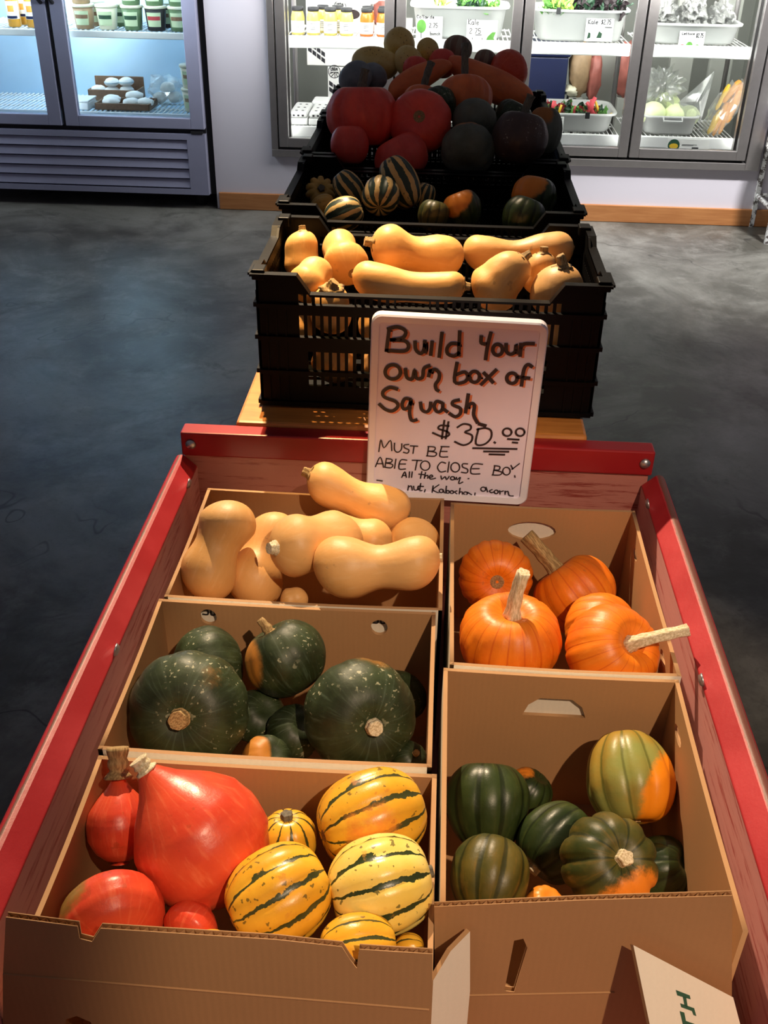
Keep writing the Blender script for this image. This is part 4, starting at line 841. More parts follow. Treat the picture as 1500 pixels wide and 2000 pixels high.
# ================================================================ WHITEBOARD
WB = 1.505
c = Vector((.0365, WB, .8685)); ang = math.radians(1.1)
t = thing('whiteboard_sign', 'handwritten whiteboard sign offering a box of squash, propped before the front crate', 'sign', c)
W2, H2 = .1385, .1660
ux = Vector((math.cos(ang), 0, -math.sin(ang))); uz = Vector((math.sin(ang), 0, math.cos(ang)))
def rrect(w, h, r, n=6):
    out = []
    for sx, sz, a0 in ((1, 1, 0), (-1, 1, 90), (-1, -1, 180), (1, -1, 270)):
        for k in range(n+1):
            a = math.radians(a0+90*k/n); out.append((sx*(w-r)+r*math.cos(a), sz*(h-r)+r*math.sin(a)))
    return out
bm = bmesh.new(); prism(bm, rrect(W2-.006, H2-.006, .008), c, ux, uz, Y, .010); obj('writing_surface', bm, 'boardwhite', t)
bm = bmesh.new(); o_, i_ = rrect(W2, H2, .016), rrect(W2-.0125, H2-.0125, .006)
ra = [bm.verts.new(c+ux*p[0]+uz*p[1]+Y*.013) for p in o_]; rb = [bm.verts.new(c+ux*p[0]+uz*p[1]-Y*.003) for p in o_]; rc = [bm.verts.new(c+ux*p[0]*.985+uz*p[1]*.987-Y*.006) for p in o_]; rd = [bm.verts.new(c+ux*p[0]+uz*p[1]-Y*.004) for p in i_]; re_ = [bm.verts.new(c+ux*p[0]+uz*p[1]+Y*.001) for p in i_]
k = len(o_)
for r1, r2 in ((ra, rb), (rb, rc), (rc, rd), (rd, re_)):
    for i in range(k): bm.faces.new((r1[i], r1[(i+1) % k], r2[(i+1) % k], r2[i]))
obj('frame', bm, 'boardframe', t, smooth=False)
fn = lambda x, y: aY(700+x*400/1500, 600+y*400/1500, WB-.0012)
def C(x, y, rx, ry, n=14): return ell(x, y, rx, ry, n)+[(x+rx, y)]
big = [[(225, 165), (205, 318)], [(218, 160), (285, 145), (345, 175), (325, 225), (240, 240)], [(240, 240), (335, 245), (368, 285), (335, 322), (205, 316)],
 [(415, 255), (420, 310), (455, 340), (480, 310), (487, 250)], [(485, 255), (487, 330)], [(540, 255), (530, 348)], [(612, 190), (592, 362)], [(742, 180), (735, 352)], [(735, 270), (680, 268), (650, 300), (655, 342), (700, 358), (735, 335)],
 [(900, 215), (900, 262), (932, 270)], [(970, 188), (945, 290), (932, 380)], C(1020, 312, 36, 40), [(1082, 272), (1085, 325), (1115, 345), (1148, 325), (1155, 272), (1158, 335)], [(1190, 270), (1185, 355)], [(1190, 300), (1212, 270), (1283, 268)],
 C(252, 475, 56, 52, 18), [(345, 455), (355, 515), (395, 525), (412, 460), (425, 520), (468, 515), (480, 450), (520, 430)], [(525, 460), (515, 505)], [(525, 470), (562, 456), (592, 485), (588, 530), (565, 565), (570, 600), (585, 612)],
 [(722, 410), (705, 545), (770, 550), (802, 515), (780, 475), (722, 492)], C(850, 510, 38, 40), [(920, 482), (985, 550)], [(1008, 460), (900, 565)], C(1125, 520, 38, 38), [(1270, 435), (1240, 420), (1212, 460), (1195, 572)], [(1165, 510), (1250, 520)],
 [(282, 600), (230, 588), (180, 620), (192, 660), (270, 690), (290, 725), (250, 760), (200, 750), (155, 712)], [(380, 675), (342, 670), (320, 710), (332, 745), (365, 735), (385, 690)], [(385, 680), (375, 770), (390, 828), (425, 825)], [(455, 700), (465, 750), (500, 767), (525, 740), (530, 700)],
 [(610, 700), (572, 690), (555, 730), (580, 767), (615, 750), (618, 705)], [(615, 740), (650, 765)], [(735, 680), (695, 690), (692, 715), (745, 740), (745, 780), (710, 802), (670, 780)], [(805, 640), (785, 770)], [(790, 740), (825, 705), (850, 720), (845, 790), (872, 845)], [(885, 855), (930, 868)]]
mid = [[(662, 870), (602, 866), (587, 890), (650, 910), (665, 935), (622, 950), (545, 920)], [(630, 830), (612, 962)], [(660, 840), (640, 962)], [(725, 880), (770, 855), (820, 865), (820, 895), (780, 915), (832, 938), (825, 985), (770, 1010), (707, 985)],
 [(880, 890), (860, 998), (920, 1005), (970, 960), (972, 905), (930, 885), (870, 895)], [(995, 988), (1003, 994)], C(1090, 915, 32, 28), C(1185, 915, 32, 28), [(1095, 965), (1175, 970)], [(1130, 990), (1165, 993)], [(840, 1032), (1160, 1038)], [(920, 1056), (1100, 1058)], [(960, 1077), (1070, 1080)]]
thin = [[(150, 1058), (165, 970), (187, 1030), (235, 975), (245, 1050)], [(265, 995), (265, 1045), (290, 1062), (315, 1040), (318, 1000)], [(370, 1005), (335, 1010), (340, 1030), (370, 1045), (360, 1068), (330, 1062)], [(380, 1015), (435, 1018)], [(408, 1017), (400, 1070)],
 [(515, 1020), (505, 1088)], [(510, 1020), (560, 1025), (555, 1050), (515, 1054)], [(515, 1054), (570, 1065), (560, 1090), (500, 1088)], [(605, 1020), (665, 1022)], [(612, 1020), (597, 1090), (655, 1096)], [(603, 1055), (650, 1056)],
 [(125, 1168), (160, 1098), (185, 1172)], [(135, 1146), (182, 1146)], [(205, 1108), (245, 1115), (240, 1135), (200, 1140)], [(205, 1108), (195, 1172)], [(200, 1140), (250, 1152), (240, 1175), (195, 1172)], [(275, 1112), (265, 1180)], [(355, 1120), (310, 1120), (298, 1182), (345, 1184)], [(305, 1148), (345, 1148)],
 [(395, 1120), (465, 1122)], [(432, 1120), (417, 1192)], C(490, 1160, 34, 34), [(640, 1142), (607, 1135), (580, 1170), (600, 1205), (640, 1200)], [(665, 1133), (655, 1207)], C(710, 1172, 32, 34), [(800, 1147), (765, 1147), (765, 1170), (800, 1187), (795, 1212), (755, 1208)], [(910, 1150), (840, 1150), (825, 1215), (890, 1220)], [(835, 1182), (885, 1182)],
 [(995, 1160), (1035, 1167), (1030, 1190), (992, 1192)], [(1000, 1160), (985, 1228)], [(992, 1192), (1050, 1207), (1035, 1228), (980, 1228)], C(1085, 1200, 27, 28), [(1180, 1145), (1125, 1187)], [(1118, 1158), (1132, 1185)], [(1145, 1233), (1148, 1245)],
 [(318, 1246), (340, 1205), (352, 1246)], [(325, 1232), (348, 1232)], [(375, 1205), (372, 1246)], [(395, 1205), (390, 1246)], [(465, 1203), (455, 1252)], [(443, 1222), (487, 1226)], [(492, 1210), (484, 1252)], [(485, 1240), (508, 1230), (508, 1252)], [(520, 1245), (545, 1240), (535, 1228), (520, 1240), (530, 1258), (565, 1252)],
 [(605, 1235), (612, 1260), (635, 1240), (647, 1262), (665, 1238)], C(690, 1252, 15, 12), [(703, 1245), (710, 1262)], [(718, 1245), (724, 1262), (747, 1245), (735, 1290), (765, 1280)], [(804, 1255), (810, 1255)],
 [(135, 1267), (175, 1272)], [(368, 1306), (362, 1340)], [(365, 1320), (387, 1308), (395, 1340)], [(405, 1310), (410, 1338), (432, 1335), (437, 1310), (440, 1338)], [(457, 1290), (450, 1340), (466, 1342)], [(440, 1310), (477, 1312)], [(490, 1335), (483, 1357)],
 [(548, 1308), (540, 1357)], [(590, 1300), (546, 1335), (587, 1360)], C(607, 1345, 14, 13, 10), [(620, 1335), (630, 1360)], [(645, 1310), (640, 1362)], C(655, 1352, 12, 10, 10), C(685, 1354, 12, 11, 10), [(722, 1345), (705, 1352), (722, 1367)], [(745, 1325), (738, 1372)], [(740, 1355), (760, 1352), (762, 1372)], C(785, 1363, 14, 11, 10), [(800, 1355), (830, 1374)], [(855, 1360), (852, 1385)],
 C(915, 1332, 18, 15, 12), [(935, 1318), (947, 1352)], [(980, 1335), (960, 1345), (975, 1358), (992, 1352)], C(1010, 1352, 14, 13, 10), [(1035, 1343), (1038, 1368)], [(1038, 1352), (1062, 1345)], [(1075, 1346), (1075, 1370)], [(1075, 1356), (1095, 1348), (1105, 1378), (1135, 1382)]]
bm = bmesh.new(); strokes(bm, big, fn, .0060); strokes(bm, mid, fn, .0034, -.0001); strokes(bm, thin, fn, .0022, -.0002); o = obj('black_handwriting', bm, 'marker', t); o['label'] = 'black marker handwriting'
bm = bmesh.new(); strokes(bm, [[(x+(19 if i % 2 else 16), y+11) for x, y in s] for i, s in enumerate(big[:-1])], fn, .0046, .0004); o = obj('orange_handwriting', bm, 'markero', t); o['label'] = 'orange marker strokes beside the black letters'

LOW = [(-.262, 1.695, .868, .036), (-.180, 1.690, .872, .040), (-.093, 1.695, .868, .037), (-.01, 1.69, .870, .038), (.075, 1.69, .870, .040), (.160, 1.69, .872, .039), (.240, 1.70, .868, .034), (-.240, 1.685, .935, .030), (-.105, 1.690, .945, .032), (.215, 1.69, .935, .033), (.01, 1.69, .940, .03), (.11, 1.69, .943, .03)]
# ================================================================ SQUASH
def prof_round(t, dim, flat): 
    s = math.pi*t; r = math.sin(s); z = math.cos(s)
    r = r**flat; return r, z
def interp(cp, t):
    for (a, ra), (c, rc) in zip(cp, cp[1:]):
        if t <= c:
            k = (t-a)/(c-a); k = k*k*(3-2*k); return ra+(rc-ra)*k
    return cp[-1][1]
KC = [(0, 0), (.015, .15), (.06, .22), (.14, .36), (.26, .66), (.40, .91), (.56, 1.0), (.72, .955), (.86, .74), (.955, .42), (1, 0)]
def cat(cp, t):
    for i in range(len(cp)-1):
        if t <= cp[i+1][0]:
            a, b_, c_, d_ = cp[max(i-1, 0)][1], cp[i][1], cp[i+1][1], cp[min(i+2, len(cp)-1)][1]; u = (t-cp[i][0])/(cp[i+1][0]-cp[i][0])
            return .5*(2*b_+(c_-a)*u*.6+(2*a-5*b_+4*c_-d_)*u*u*.6+(3*b_-a-3*c_+d_)*u**3*.6)+.4*((b_*(1-u)+c_*u)-b_) if False else b_+(c_-b_)*(u if 0 < i < len(cp)-2 else (math.sqrt(1-(1-u)**2) if i == 0 else 1-(1-math.sqrt(max(0, 1-u*u)))))
    return 0
def body(bm, kind, R_, H_, ribs, rd, seed, var, NT=64, NP=34):
    """surface of revolution with lobes; local z = stem side; returns top z (stem seat)"""
    rows = []; top = H_/2
    for j in range(1, NP):
        t = j/NP; s = math.pi*t
        if kind == 'butternut':
            u = (1-math.cos(s))/2; nr, wr = var; cp = [(0, nr), (.22, nr), (.46, wr), (.72, 1.0), (1, .97)]
            c1, c2 = nr*R_*.95/H_, R_*.92/H_
            e = math.sqrt(max(0, 1-(1-min(u/c1, 1))**2)) if u < c1 else (math.sqrt(max(0, 1-(1-min((1-u)/c2, 1))**2)) if (1-u) < c2 else 1)
            r = interp(cp, u)*R_*e; z = H_/2-u*H_
        elif kind == 'kuri':
            u = (1-math.cos(s))/2; r = cat(KC, u)*R_; z = H_/2-u*H_
        else:
            flat = {'pumpkin': .78, 'kabocha': .84, 'acorn': .86, 'carnival': .86, 'scallop': .7, 'banana': .8}.get(kind, .88)
            r = R_*math.sin(s)**flat; z = H_/2*math.cos(s)
            if kind == 'acorn': r *= 1+.06*math.cos(s); z *= 1-.04*math.cos(s)
            if kind == 'banana': r *= (1-.28*(1-math.cos(s))/2) if var is None else 1
        dm = {'pumpkin': .20, 'kabocha': .10, 'acorn': .10, 'scallop': .16, 'carnival': .07}.get(kind, 0)
        if dm and t < .5: z -= dm*H_*math.exp(-(r/(R_*.34))**2)
        if dm and t >= .5: z += dm*.7*H_*math.exp(-(r/(R_*.3))**2)
        row = []
        for i in range(NT):
            a = 2*math.pi*i/NT
            k = 1.0
            if ribs: k = 1-rd*(1-abs(math.sin(ribs*a/2)))**(2.0 if kind == 'pumpkin' else 1.6)*math.sin(s)**.35
            q = Vector((math.cos(a)*math.sin(s), math.sin(a)*math.sin(s), math.cos(s)))
            k *= 1+.035*noise.noise(q*1.5+Vector((seed*3.7, 0, 0)))+.008*noise.noise(q*6+Vector((0, seed, 0)))
            bx = (u-.5)**2*H_*.22 if kind in ('butternut',) else (((t-.5)**2)*H_*.25 if kind == 'banana' else 0)
            row.append(bm.verts.new((r*k*math.cos(a)+bx, r*k*math.sin(a), z)))
        rows.append(row)
    for a, c in zip(rows, rows[1:]):
        for i in range(NT): bm.faces.new((a[i], c[i], c[(i+1) % NT], a[(i+1) % NT]))
    def pole(row, flip):
        c = sum((v.co for v in row), Vector())/len(row); pv = bm.verts.new(c)
        for i in range(NT):
            f = (pv, row[i], row[(i+1) % NT]); bm.faces.new(f if not flip else f[::-1])
        return c
    tp = pole(rows[0], False); bt = pole(rows[-1], True)
    return tp, bt
LENY = {"a1": 0.902, "a2": 0.93, "a3": 0.854, "a4": 0.75, "a5": 0.77, "a6": 0.84, "a7": 0.73, "a8": 0.954, "p1": 1.32, "p2": 1.31, "p3": 1.13, "p4": 1.106, "p5": 1.205, "k1": 0.94, "k2": 1.06, "k3": 1.05, "k4": 0.95, "k5": 1.07, "k6": 1.003, "k7": 0.967, "k8": 0.91, "k9": 0.92, "r1": 0.726, "r2": 0.76, "r3": 0.635, "r4": 0.633, "y1": 0.653, "y2": 0.767, "y3": 0.674, "y4": 0.757, "y5": 0.602, "y6": 0.6, "y7": 0.615, "n1": 1.248, "n2": 1.292, "n3": 1.25, "n4": 1.329, "n5": 1.398, "n6": 1.19, "n7": 1.354, "n8": 1.18, "c1": 1.88, "c2": 1.84, "c3": 1.73, "c4": 1.82, "c5": 1.71, "c6": 1.73, "c7": 1.87, "c8": 1.8, "c9": 1.71, "c10": 1.68, "s1": 2.33, "s2": 2.28, "s3": 2.286, "s4": 2.2, "s5": 2.314, "s6": 2.22, "s7": 2.12, "s8": 2.14, "s9": 2.18, "s10": 2.12, "s11": 2.26, "t1": 2.643, "t2": 2.622, "t3": 2.533, "t4": 2.541, "t5": 2.547, "t6": 2.64, "t7": 2.713, "t8": 2.552, "t9": 2.66, "t10": 2.72, "t11": 2.79, "t12": 2.781, "u1": 2.987, "u2": 3.022, "u3": 3.117, "u4": 3.044, "u5": 3.12, "u6": 3.127, "u7": 3.2, "u8": 3.108, "u9": 3.18, "u10": 2.98, "u11": 3.04, "u12": 3.22, "u13": 3.16}
# id: (kind, cx, cy, w px, height ratio, stem axis (right, up, toward camera), ribs, rib depth, material, patch, stem, label, extra)
# stem = (type, length, base r, tip r, bend (right, up, toward), material)
SQ = [
('a1', 'acorn', 951, 1570, 165, 1.05, (0.05, 0.9, -0.3), 10, 0.07, 'acorn', None, None, 'dark green acorn squash at the back left of its box', 'acorn squash in the front right box', None, None, None),
('a2', 'acorn', 1230, 1522, 172, 1.1, (0.05, -0.88, 0.42), 10, 0.1, 'paleacorn', [((0.85, -0.3, 0.45), 0.52)], ('flare', 0.008, 0.006, 0.005, (0, 0, 0), 'tanstem'), 'pale olive and orange acorn squash, tallest against the back right', 'acorn squash in the front right box', None, None, None),
('a3', 'acorn', 1087, 1645, 150, 1.05, (-0.65, -0.6, 0.3), 10, 0.09, 'acorn', None, ('flare', 0.012, 0.008, 0.008, (0, 0, 0), 'stem'), 'mid green acorn squash in the centre with its stem facing lower left', 'acorn squash in the front right box', None, None, None),
('a4', 'acorn', 956, 1712, 156, 1.05, (0.2, 0.6, -0.5), 10, 0.08, 'olive', None, None, 'brownish green acorn squash at the front left corner', 'acorn squash in the front right box', None, None, None),
('a5', 'acorn', 1187, 1685, 190, 0.92, (0.2, 0.38, 0.8), 10, 0.12, 'olive', [((0.38, -0.58, 0.72), 0.74)], ('flare', 0.014, 0.009, 0.008, (0, 0, 0), 'stem'), 'acorn squash with pale stem and big orange patch, front centre', 'acorn squash in the front right box', None, None, None),
('a6', 'acorn', 1287, 1700, 132, 1.05, (0.5, 0.3, 0.4), 10, 0.08, 'acorn', None, None, 'dark green acorn squash half hidden at the right behind the orange patched one', 'acorn squash in the front right box', None, None, None),
('a7', 'acorn', 1062, 1772, 80, 1.0, (0.2, 0.6, 0.4), 10, 0.08, 'acorn', [((0, 0.5, 0.9), 0.2)], None, 'orange sided acorn squash glimpsed low at the front', 'acorn squash in the front right box', None, None, None),
('a8', 'acorn', 1030, 1548, 95, 1.0, (0.4, 0.6, 0.2), 10, 0.08, 'acorn', [((-0.2, 0.9, 0.2), 0.9)], None, 'small dark acorn squash peeking out behind the back left one', 'acorn squash in the front right box', None, None, None),
('p1', 'pumpkin', 968, 1126, 146, 0.86, (0.05, 0.15, -1), 18, 0.05, 'pumpkin', None, None, 'orange pumpkin at the back left turned to show its blossom end', 'orange pumpkins in the back right box', None, None, None),
('p2', 'pumpkin', 1122, 1160, 164, 0.84, (-0.55, 0.75, -0.1), 18, 0.05, 'pumpkin', None, ('long', 0.085, 0.0115, 0.0115, (-0.15, 0.1, 0), 'tanstem'), 'orange pumpkin at the back right with a long brown stem tilting left', 'orange pumpkins in the back right box', None, None, None),
('p3', 'pumpkin', 996, 1248, 202, 0.8, (0.02, 0.85, 0.5), 18, 0.05, 'pumpkin', None, ('long', 0.078, 0.0095, 0.0085, (0.12, 0.0, 0.0), 'stem'), 'orange pumpkin at the front left with a tall upright pale stem', 'orange pumpkins in the back right box', None, None, None),
('p4', 'pumpkin', 1196, 1272, 186, 0.84, (0.45, 0.35, 0.8), 18, 0.05, 'pumpkin', None, ('long', 0.06, 0.009, 0.0075, (0.75, -0.0, -0.5), 'stem'), 'orange pumpkin at the front right with a pale stem reaching over the box edge', 'orange pumpkins in the back right box', None, None, None),
('p5', 'pumpkin', 1176, 1236, 160, 0.84, (-0.6, -0.2, -0.4), 18, 0.05, 'pumpkin', None, ('flare', 0.012, 0.008, 0.008, (0, 0, 0), 'tanstem'), 'orange pumpkin half hidden between the front right and back right ones', 'orange pumpkins in the back right box', None, None, None),
('k1', 'kabocha', 369, 1388, 236, 0.78, (-0.03, 0, 1), 10, 0.03, 'kabocha', [((0.55, 0.62, 0.6), 1.05)], ('cork', 0.018, 0.0115, 0.0105, (0, 0, 0), 'tanstem'), 'large dark green kabocha at the left with its corky stem facing up', 'kabocha squash in the middle left box', None, None, None),
('k2', 'kabocha', 405, 1305, 165, 0.8, (-0.75, 0.0, 0.4), 10, 0.03, 'kabocha', None, ('cork', 0.03, 0.007, 0.006, (0, 0, 0), 'tanstem'), 'shadowed kabocha at the back left with its stem pointing left', 'kabocha squash in the middle left box', None, None, None),
('k3', 'kabocha', 558, 1286, 160, 0.9, (-0.5, 0.85, 0.1), 10, 0.04, 'kabocha', [((-0.95, -0.1, 0.35), 0.8)], ('cork', 0.026, 0.008, 0.005, (-0.3, 0.3, 0), 'tanstem'), 'kabocha at the back centre with an orange side and leaning stem', 'kabocha squash in the middle left box', None, None, None),
('k4', 'kabocha', 703, 1396, 222, 0.82, (0.35, -0.1, 0.95), 10, 0.03, 'kabocha', [((0.25, 0.95, 0.0), 1.0)], ('cork', 0.016, 0.0095, 0.0095, (0, 0, 0), 'stem'), 'large glossy kabocha at the right with a cut round stem', 'kabocha squash in the middle left box', None, None, None),
('k5', 'kabocha', 780, 1360, 110, 0.8, (0.3, 0.5, 0.3), 10, 0.04, 'kabocha', None, None, 'kabocha half hidden behind the large glossy right one', 'kabocha squash in the middle left box', None, None, None),
('k6', 'kabocha', 505, 1400, 110, 0.85, (0.3, 0.4, 0.5), 10, 0.04, 'kabocha', None, None, 'small dark kabocha just right of the large left one', 'kabocha squash in the middle left box', None, None, None),
('k7', 'kabocha', 575, 1430, 110, 0.85, (0.3, 0.4, 0.5), 10, 0.04, 'kabocha', None, None, 'dark kabocha deep between the two large ones', 'kabocha squash in the middle left box', None, None, None),
('k8', 'kabocha', 520, 1485, 100, 0.85, (0.3, 0.4, 0.5), 10, 0.04, 'kabocha', [((-0.6, 0.4, 0.7), 0.55)], None, 'orange patched kabocha low at the front of the box', 'kabocha squash in the middle left box', None, None, None),
('k9', 'kabocha', 800, 1482, 70, 0.85, (0.3, 0.4, 0.5), 10, 0.04, 'kabocha', None, ('cork', 0.008, 0.004, 0.004, (0, 0, 0), 'tanstem'), 'kabocha glimpsed in the front right corner of the box', 'kabocha squash in the middle left box', None, None, None),
('r1', 'kuri', 380, 1624, 264, 1.2, (-0.58, 0.8, 0.12), 0, 0, 'kuri', None, ('cork', 0.016, 0.0085, 0.01, (0, 0, 0), 'stem'), 'biggest glossy red kuri squash, teardrop shaped, on top of the heap', 'squash in the front left box', None, None, None),
('r2', 'kuri', 233, 1600, 125, 1.35, (-0.05, 0.95, -0.1), 0, 0, 'kuri', None, ('cork', 0.034, 0.0095, 0.012, (0, 0, 0), 'tanstem'), 'red kuri squash at the back left with a thick upright stem', 'squash in the front left box', None, None, None),
('r3', 'kuri', 217, 1785, 206, 0.9, (-0.4, 0.4, -0.8), 0, 0, 'kuri', [((-0.8, 0.5, 0.3), 0.84)], None, 'orange red kuri squash with a greenish shoulder in the front left corner', 'squash in the front left box', None, None, None),
('r4', 'kuri', 378, 1806, 112, 0.9, (0.4, 0.4, -0.8), 0, 0, 'kuri', None, None, 'red kuri squash in shade beneath the biggest one', 'squash in the front left box', None, None, None),
('y1', 'carnival', 545, 1749, 190, 1.12, (0.85, 0.4, -0.3), 10, 0.09, 'yellow', None, None, 'deep yellow striped squash at the front centre', 'squash in the front left box', None, None, None),
('y2', 'carnival', 727, 1597, 190, 1.16, (0.9, 0.25, -0.3), 10, 0.08, 'yellow', [((0.0, 0.1, 0.9), 0.93)], ('flare', 0.008, 0.006, 0.005, (0, 0, 0), 'darkstem'), 'orange tinged striped squash at the back right against the wall', 'squash in the front left box', None, None, None),
('y3', 'carnival', 744, 1729, 196, 1.08, (0.93, 0.2, -0.15), 10, 0.09, 'paleyellow', None, ('flare', 0.01, 0.0065, 0.006, (0, 0, 0), 'darkstem'), 'palest, brightly lit striped squash at the front right', 'squash in the front left box', None, None, None),
('y4', 'carnival', 562, 1640, 115, 1.0, (0, 0.8, 0.3), 10, 0.09, 'yellow', None, ('flare', 0.01, 0.007, 0.006, (0, 0, 0), 'darkstem'), 'small striped squash between the red kuri and the back right one', 'squash in the front left box', None, None, None),
('y5', 'carnival', 700, 1850, 130, 1.2, (0.95, 0.0, -0.2), 9, 0.07, 'yellow', None, None, 'striped squash lying low along the front edge at the right', 'squash in the front left box', None, None, None),
('y6', 'carnival', 408, 1852, 70, 1.1, (0.9, 0.4, 0.1), 10, 0.07, 'yellow', None, None, 'small striped squash peeping out below the red kuri', 'squash in the front left box', None, None, None),
('y7', 'carnival', 800, 1855, 62, 1.0, (0.9, 0.2, 0.1), 10, 0.07, 'yellow', None, None, 'small striped squash in the front right corner', 'squash in the front left box', None, None, None),
('n1', 'butternut', 422, 1072, 110, 1.85, (0.35, 0.94, -0.1), 0, 0, 'butternut', None, None, 'butternut at the far left standing bulb up against the box side', 'butternut squash in the back left box', None, (1.02, 0.8), None),
('n2', 'butternut', 510, 1090, 115, 1.75, (0.3, 0.9, -0.45), 0, 0, 'butternut', None, None, 'butternut second from left with a star shaped scar facing front', 'butternut squash in the back left box', None, (0.8, 0.72), None),
('n3', 'butternut', 614, 1062, 126, 1.55, (-0.75, -0.05, 0.6), 0, 0, 'butternut', None, ('cork', 0.014, 0.01, 0.008, (0, 0, 0), 'stem'), 'butternut in the middle with its pale stem facing the viewer', 'butternut squash in the back left box', None, (1.0, 0.86), None),
('n4', 'butternut', 690, 1050, 95, 1.6, (-0.9, 0.3, 0.1), 0, 0, 'butternut', None, None, 'butternut half hidden behind the middle one', 'butternut squash in the back left box', None, (0.8, 0.8), None),
('n5', 'butternut', 697, 975, 92, 2.3, (-0.93, 0.38, 0.05), 0, 0, 'butternut', None, ('flare', 0.014, 0.008, 0.007, (0, 0, 0), 'tanstem'), 'topmost butternut lying across the back with its stem at the left', 'butternut squash in the back left box', None, (0.9, 0.78), None),
('n6', 'butternut', 736, 1108, 122, 2.05, (0.98, 0.05, 0.1), 0, 0, 'butternut', None, ('flare', 0.006, 0.006, 0.006, (0, 0, 0), 'stem'), 'large butternut lying across the front right of the box', 'butternut squash in the back left box', None, (0.86, 0.7), None),
('n7', 'butternut', 795, 1070, 110, 1.2, (0.5, 0.6, 0.3), 0, 0, 'butternut', None, None, 'butternut glimpsed behind the large front right one', 'butternut squash in the back left box', None, (0.95, 0.9), None),
('n8', 'butternut', 574, 1170, 50, 1.1, (0.9, 0.3, 0.0), 0, 0, 'butternut', None, None, 'small butternut end low at the front of the box', 'butternut squash in the back left box', None, (0.9, 0.9), None),
('c1', 'butternut', 589, 500, 72, 1.35, (-0.05, 0.85, 0.1), 0, 0, 'butternut', None, ('flare', 0.012, 0.007, 0.006, (0, 0, 0), 'tanstem'), 'upright butternut in the back left corner of the crate', 'butternut squash in the front crate', None, (0.9, 0.9), None),
('c2', 'butternut', 668, 500, 88, 1.55, (-0.25, 0.7, -0.7), 0, 0, 'butternut', None, None, 'butternut with its round scar facing front, third from the left', 'butternut squash in the front crate', None, (0.78, 0.74), None),
('c3', 'butternut', 606, 545, 76, 1.4, (0.3, 0.6, -0.6), 0, 0, 'butternut', None, None, 'butternut bulb at the front left below the scarred one', 'butternut squash in the front crate', None, (0.9, 0.9), None),
('c4', 'butternut', 813, 497, 86, 2.15, (-0.96, 0.12, 0.2), 0, 0, 'butternut', None, ('flare', 0.016, 0.008, 0.008, (0, 0, 0), 'tanstem'), 'butternut lying at the top centre with its stem at the left', 'butternut squash in the front crate', None, (1.08, 0.78), None),
('c5', 'butternut', 797, 560, 72, 3.1, (0.97, -0.12, 0.1), 0, 0, 'butternut', None, ('flare', 0.012, 0.007, 0.006, (0, 0, 0), 'tanstem'), 'long butternut lying along the front rim with its stem at the right', 'butternut squash in the front crate', None, (0.86, 0.82), None),
('c6', 'butternut', 978, 546, 105, 1.2, (0.55, 0.6, 0.3), 0, 0, 'butternut', None, ('flare', 0.014, 0.007, 0.006, (0.3, 0, 0), 'tanstem'), 'pear shaped butternut right of centre with its stem at upper right', 'butternut squash in the front crate', None, (0.75, 0.84), None),
('c7', 'butternut', 1012, 498, 74, 2.9, (-0.97, 0.0, -0.1), 0, 0, 'butternut', None, None, 'long butternut lying along the back right of the crate', 'butternut squash in the front crate', None, (0.94, 0.74), None),
('c8', 'butternut', 1053, 535, 66, 1.3, (0.05, 0.85, 0.35), 0, 0, 'butternut', None, ('flare', 0.012, 0.007, 0.007, (0, 0, 0), 'tanstem'), 'small butternut top between the pear shaped one and the right corner one', 'butternut squash in the front crate', None, (0.9, 0.9), None),
('c9', 'butternut', 1088, 570, 108, 1.0, (0.0, 0.8, 0.5), 0, 0, 'butternut', None, ('flare', 0.02, 0.009, 0.007, (-0.3, 0.1, 0), 'tanstem'), 'butternut at the front right corner with a wedge stem on top', 'butternut squash in the front crate', None, (0.9, 0.95), None),
('c10', 'butternut', 645, 604, 82, 1.2, (0.0, 0.75, 0.6), 0, 0, 'butternut', None, ('flare', 0.012, 0.01, 0.008, (0.4, 0, 0), 'tanstem'), 'butternut stem end seen through the upper slots at the left', 'butternut squash in the front crate', None, (0.9, 0.92), None),
('s1', 'scallop', 626, 374, 60, 0.62, (0.15, 0.05, 1), 10, 0.28, 'scallop', None, ('flare', 0.012, 0.008, 0.007, (0, 0, 0), 'darkstem'), 'yellow deeply lobed squash with its stem facing out at the left', 'squash in the second crate', None, None, None),
('s2', 'carnival', 682, 368, 56, 1.35, (-0.6, 0.75, 0.2), 9, 0.06, 'cream', None, None, 'cream squash with dark stripes second from the left', 'squash in the second crate', None, None, None),
('s3', 'carnival', 782, 356, 72, 1.5, (-0.45, 0.85, 0.1), 9, 0.06, 'cream', None, None, 'tallest cream and green striped squash at the back', 'squash in the second crate', None, None, None),
('s4', 'carnival', 744, 382, 74, 1.05, (-0.1, -0.8, 0.5), 9, 0.1, 'cream', None, None, 'cream striped squash standing in front of the tallest one', 'squash in the second crate', None, None, None),
('s5', 'carnival', 829, 382, 42, 1.2, (0.3, 0.8, 0.3), 9, 0.06, 'cream', None, None, 'cream striped squash half hidden right of the tallest one', 'squash in the second crate', None, None, None),
('s6', 'carnival', 632, 402, 45, 1.1, (0.8, 0.3, 0.2), 9, 0.08, 'scallop', None, None, 'small yellow squash below the lobed one', 'squash in the second crate', None, None, None),
('s7', 'carnival', 672, 418, 66, 1.2, (0.9, 0.3, 0.2), 9, 0.04, 'cream', None, None, 'orange tinged striped squash at the front left rim', 'squash in the second crate', None, None, None),
('s8', 'acorn', 846, 420, 62, 1.0, (0.2, 0.8, 0.2), 10, 0.06, 'olive', None, None, 'olive acorn squash behind the front rim near the middle', 'squash in the second crate', None, None, None),
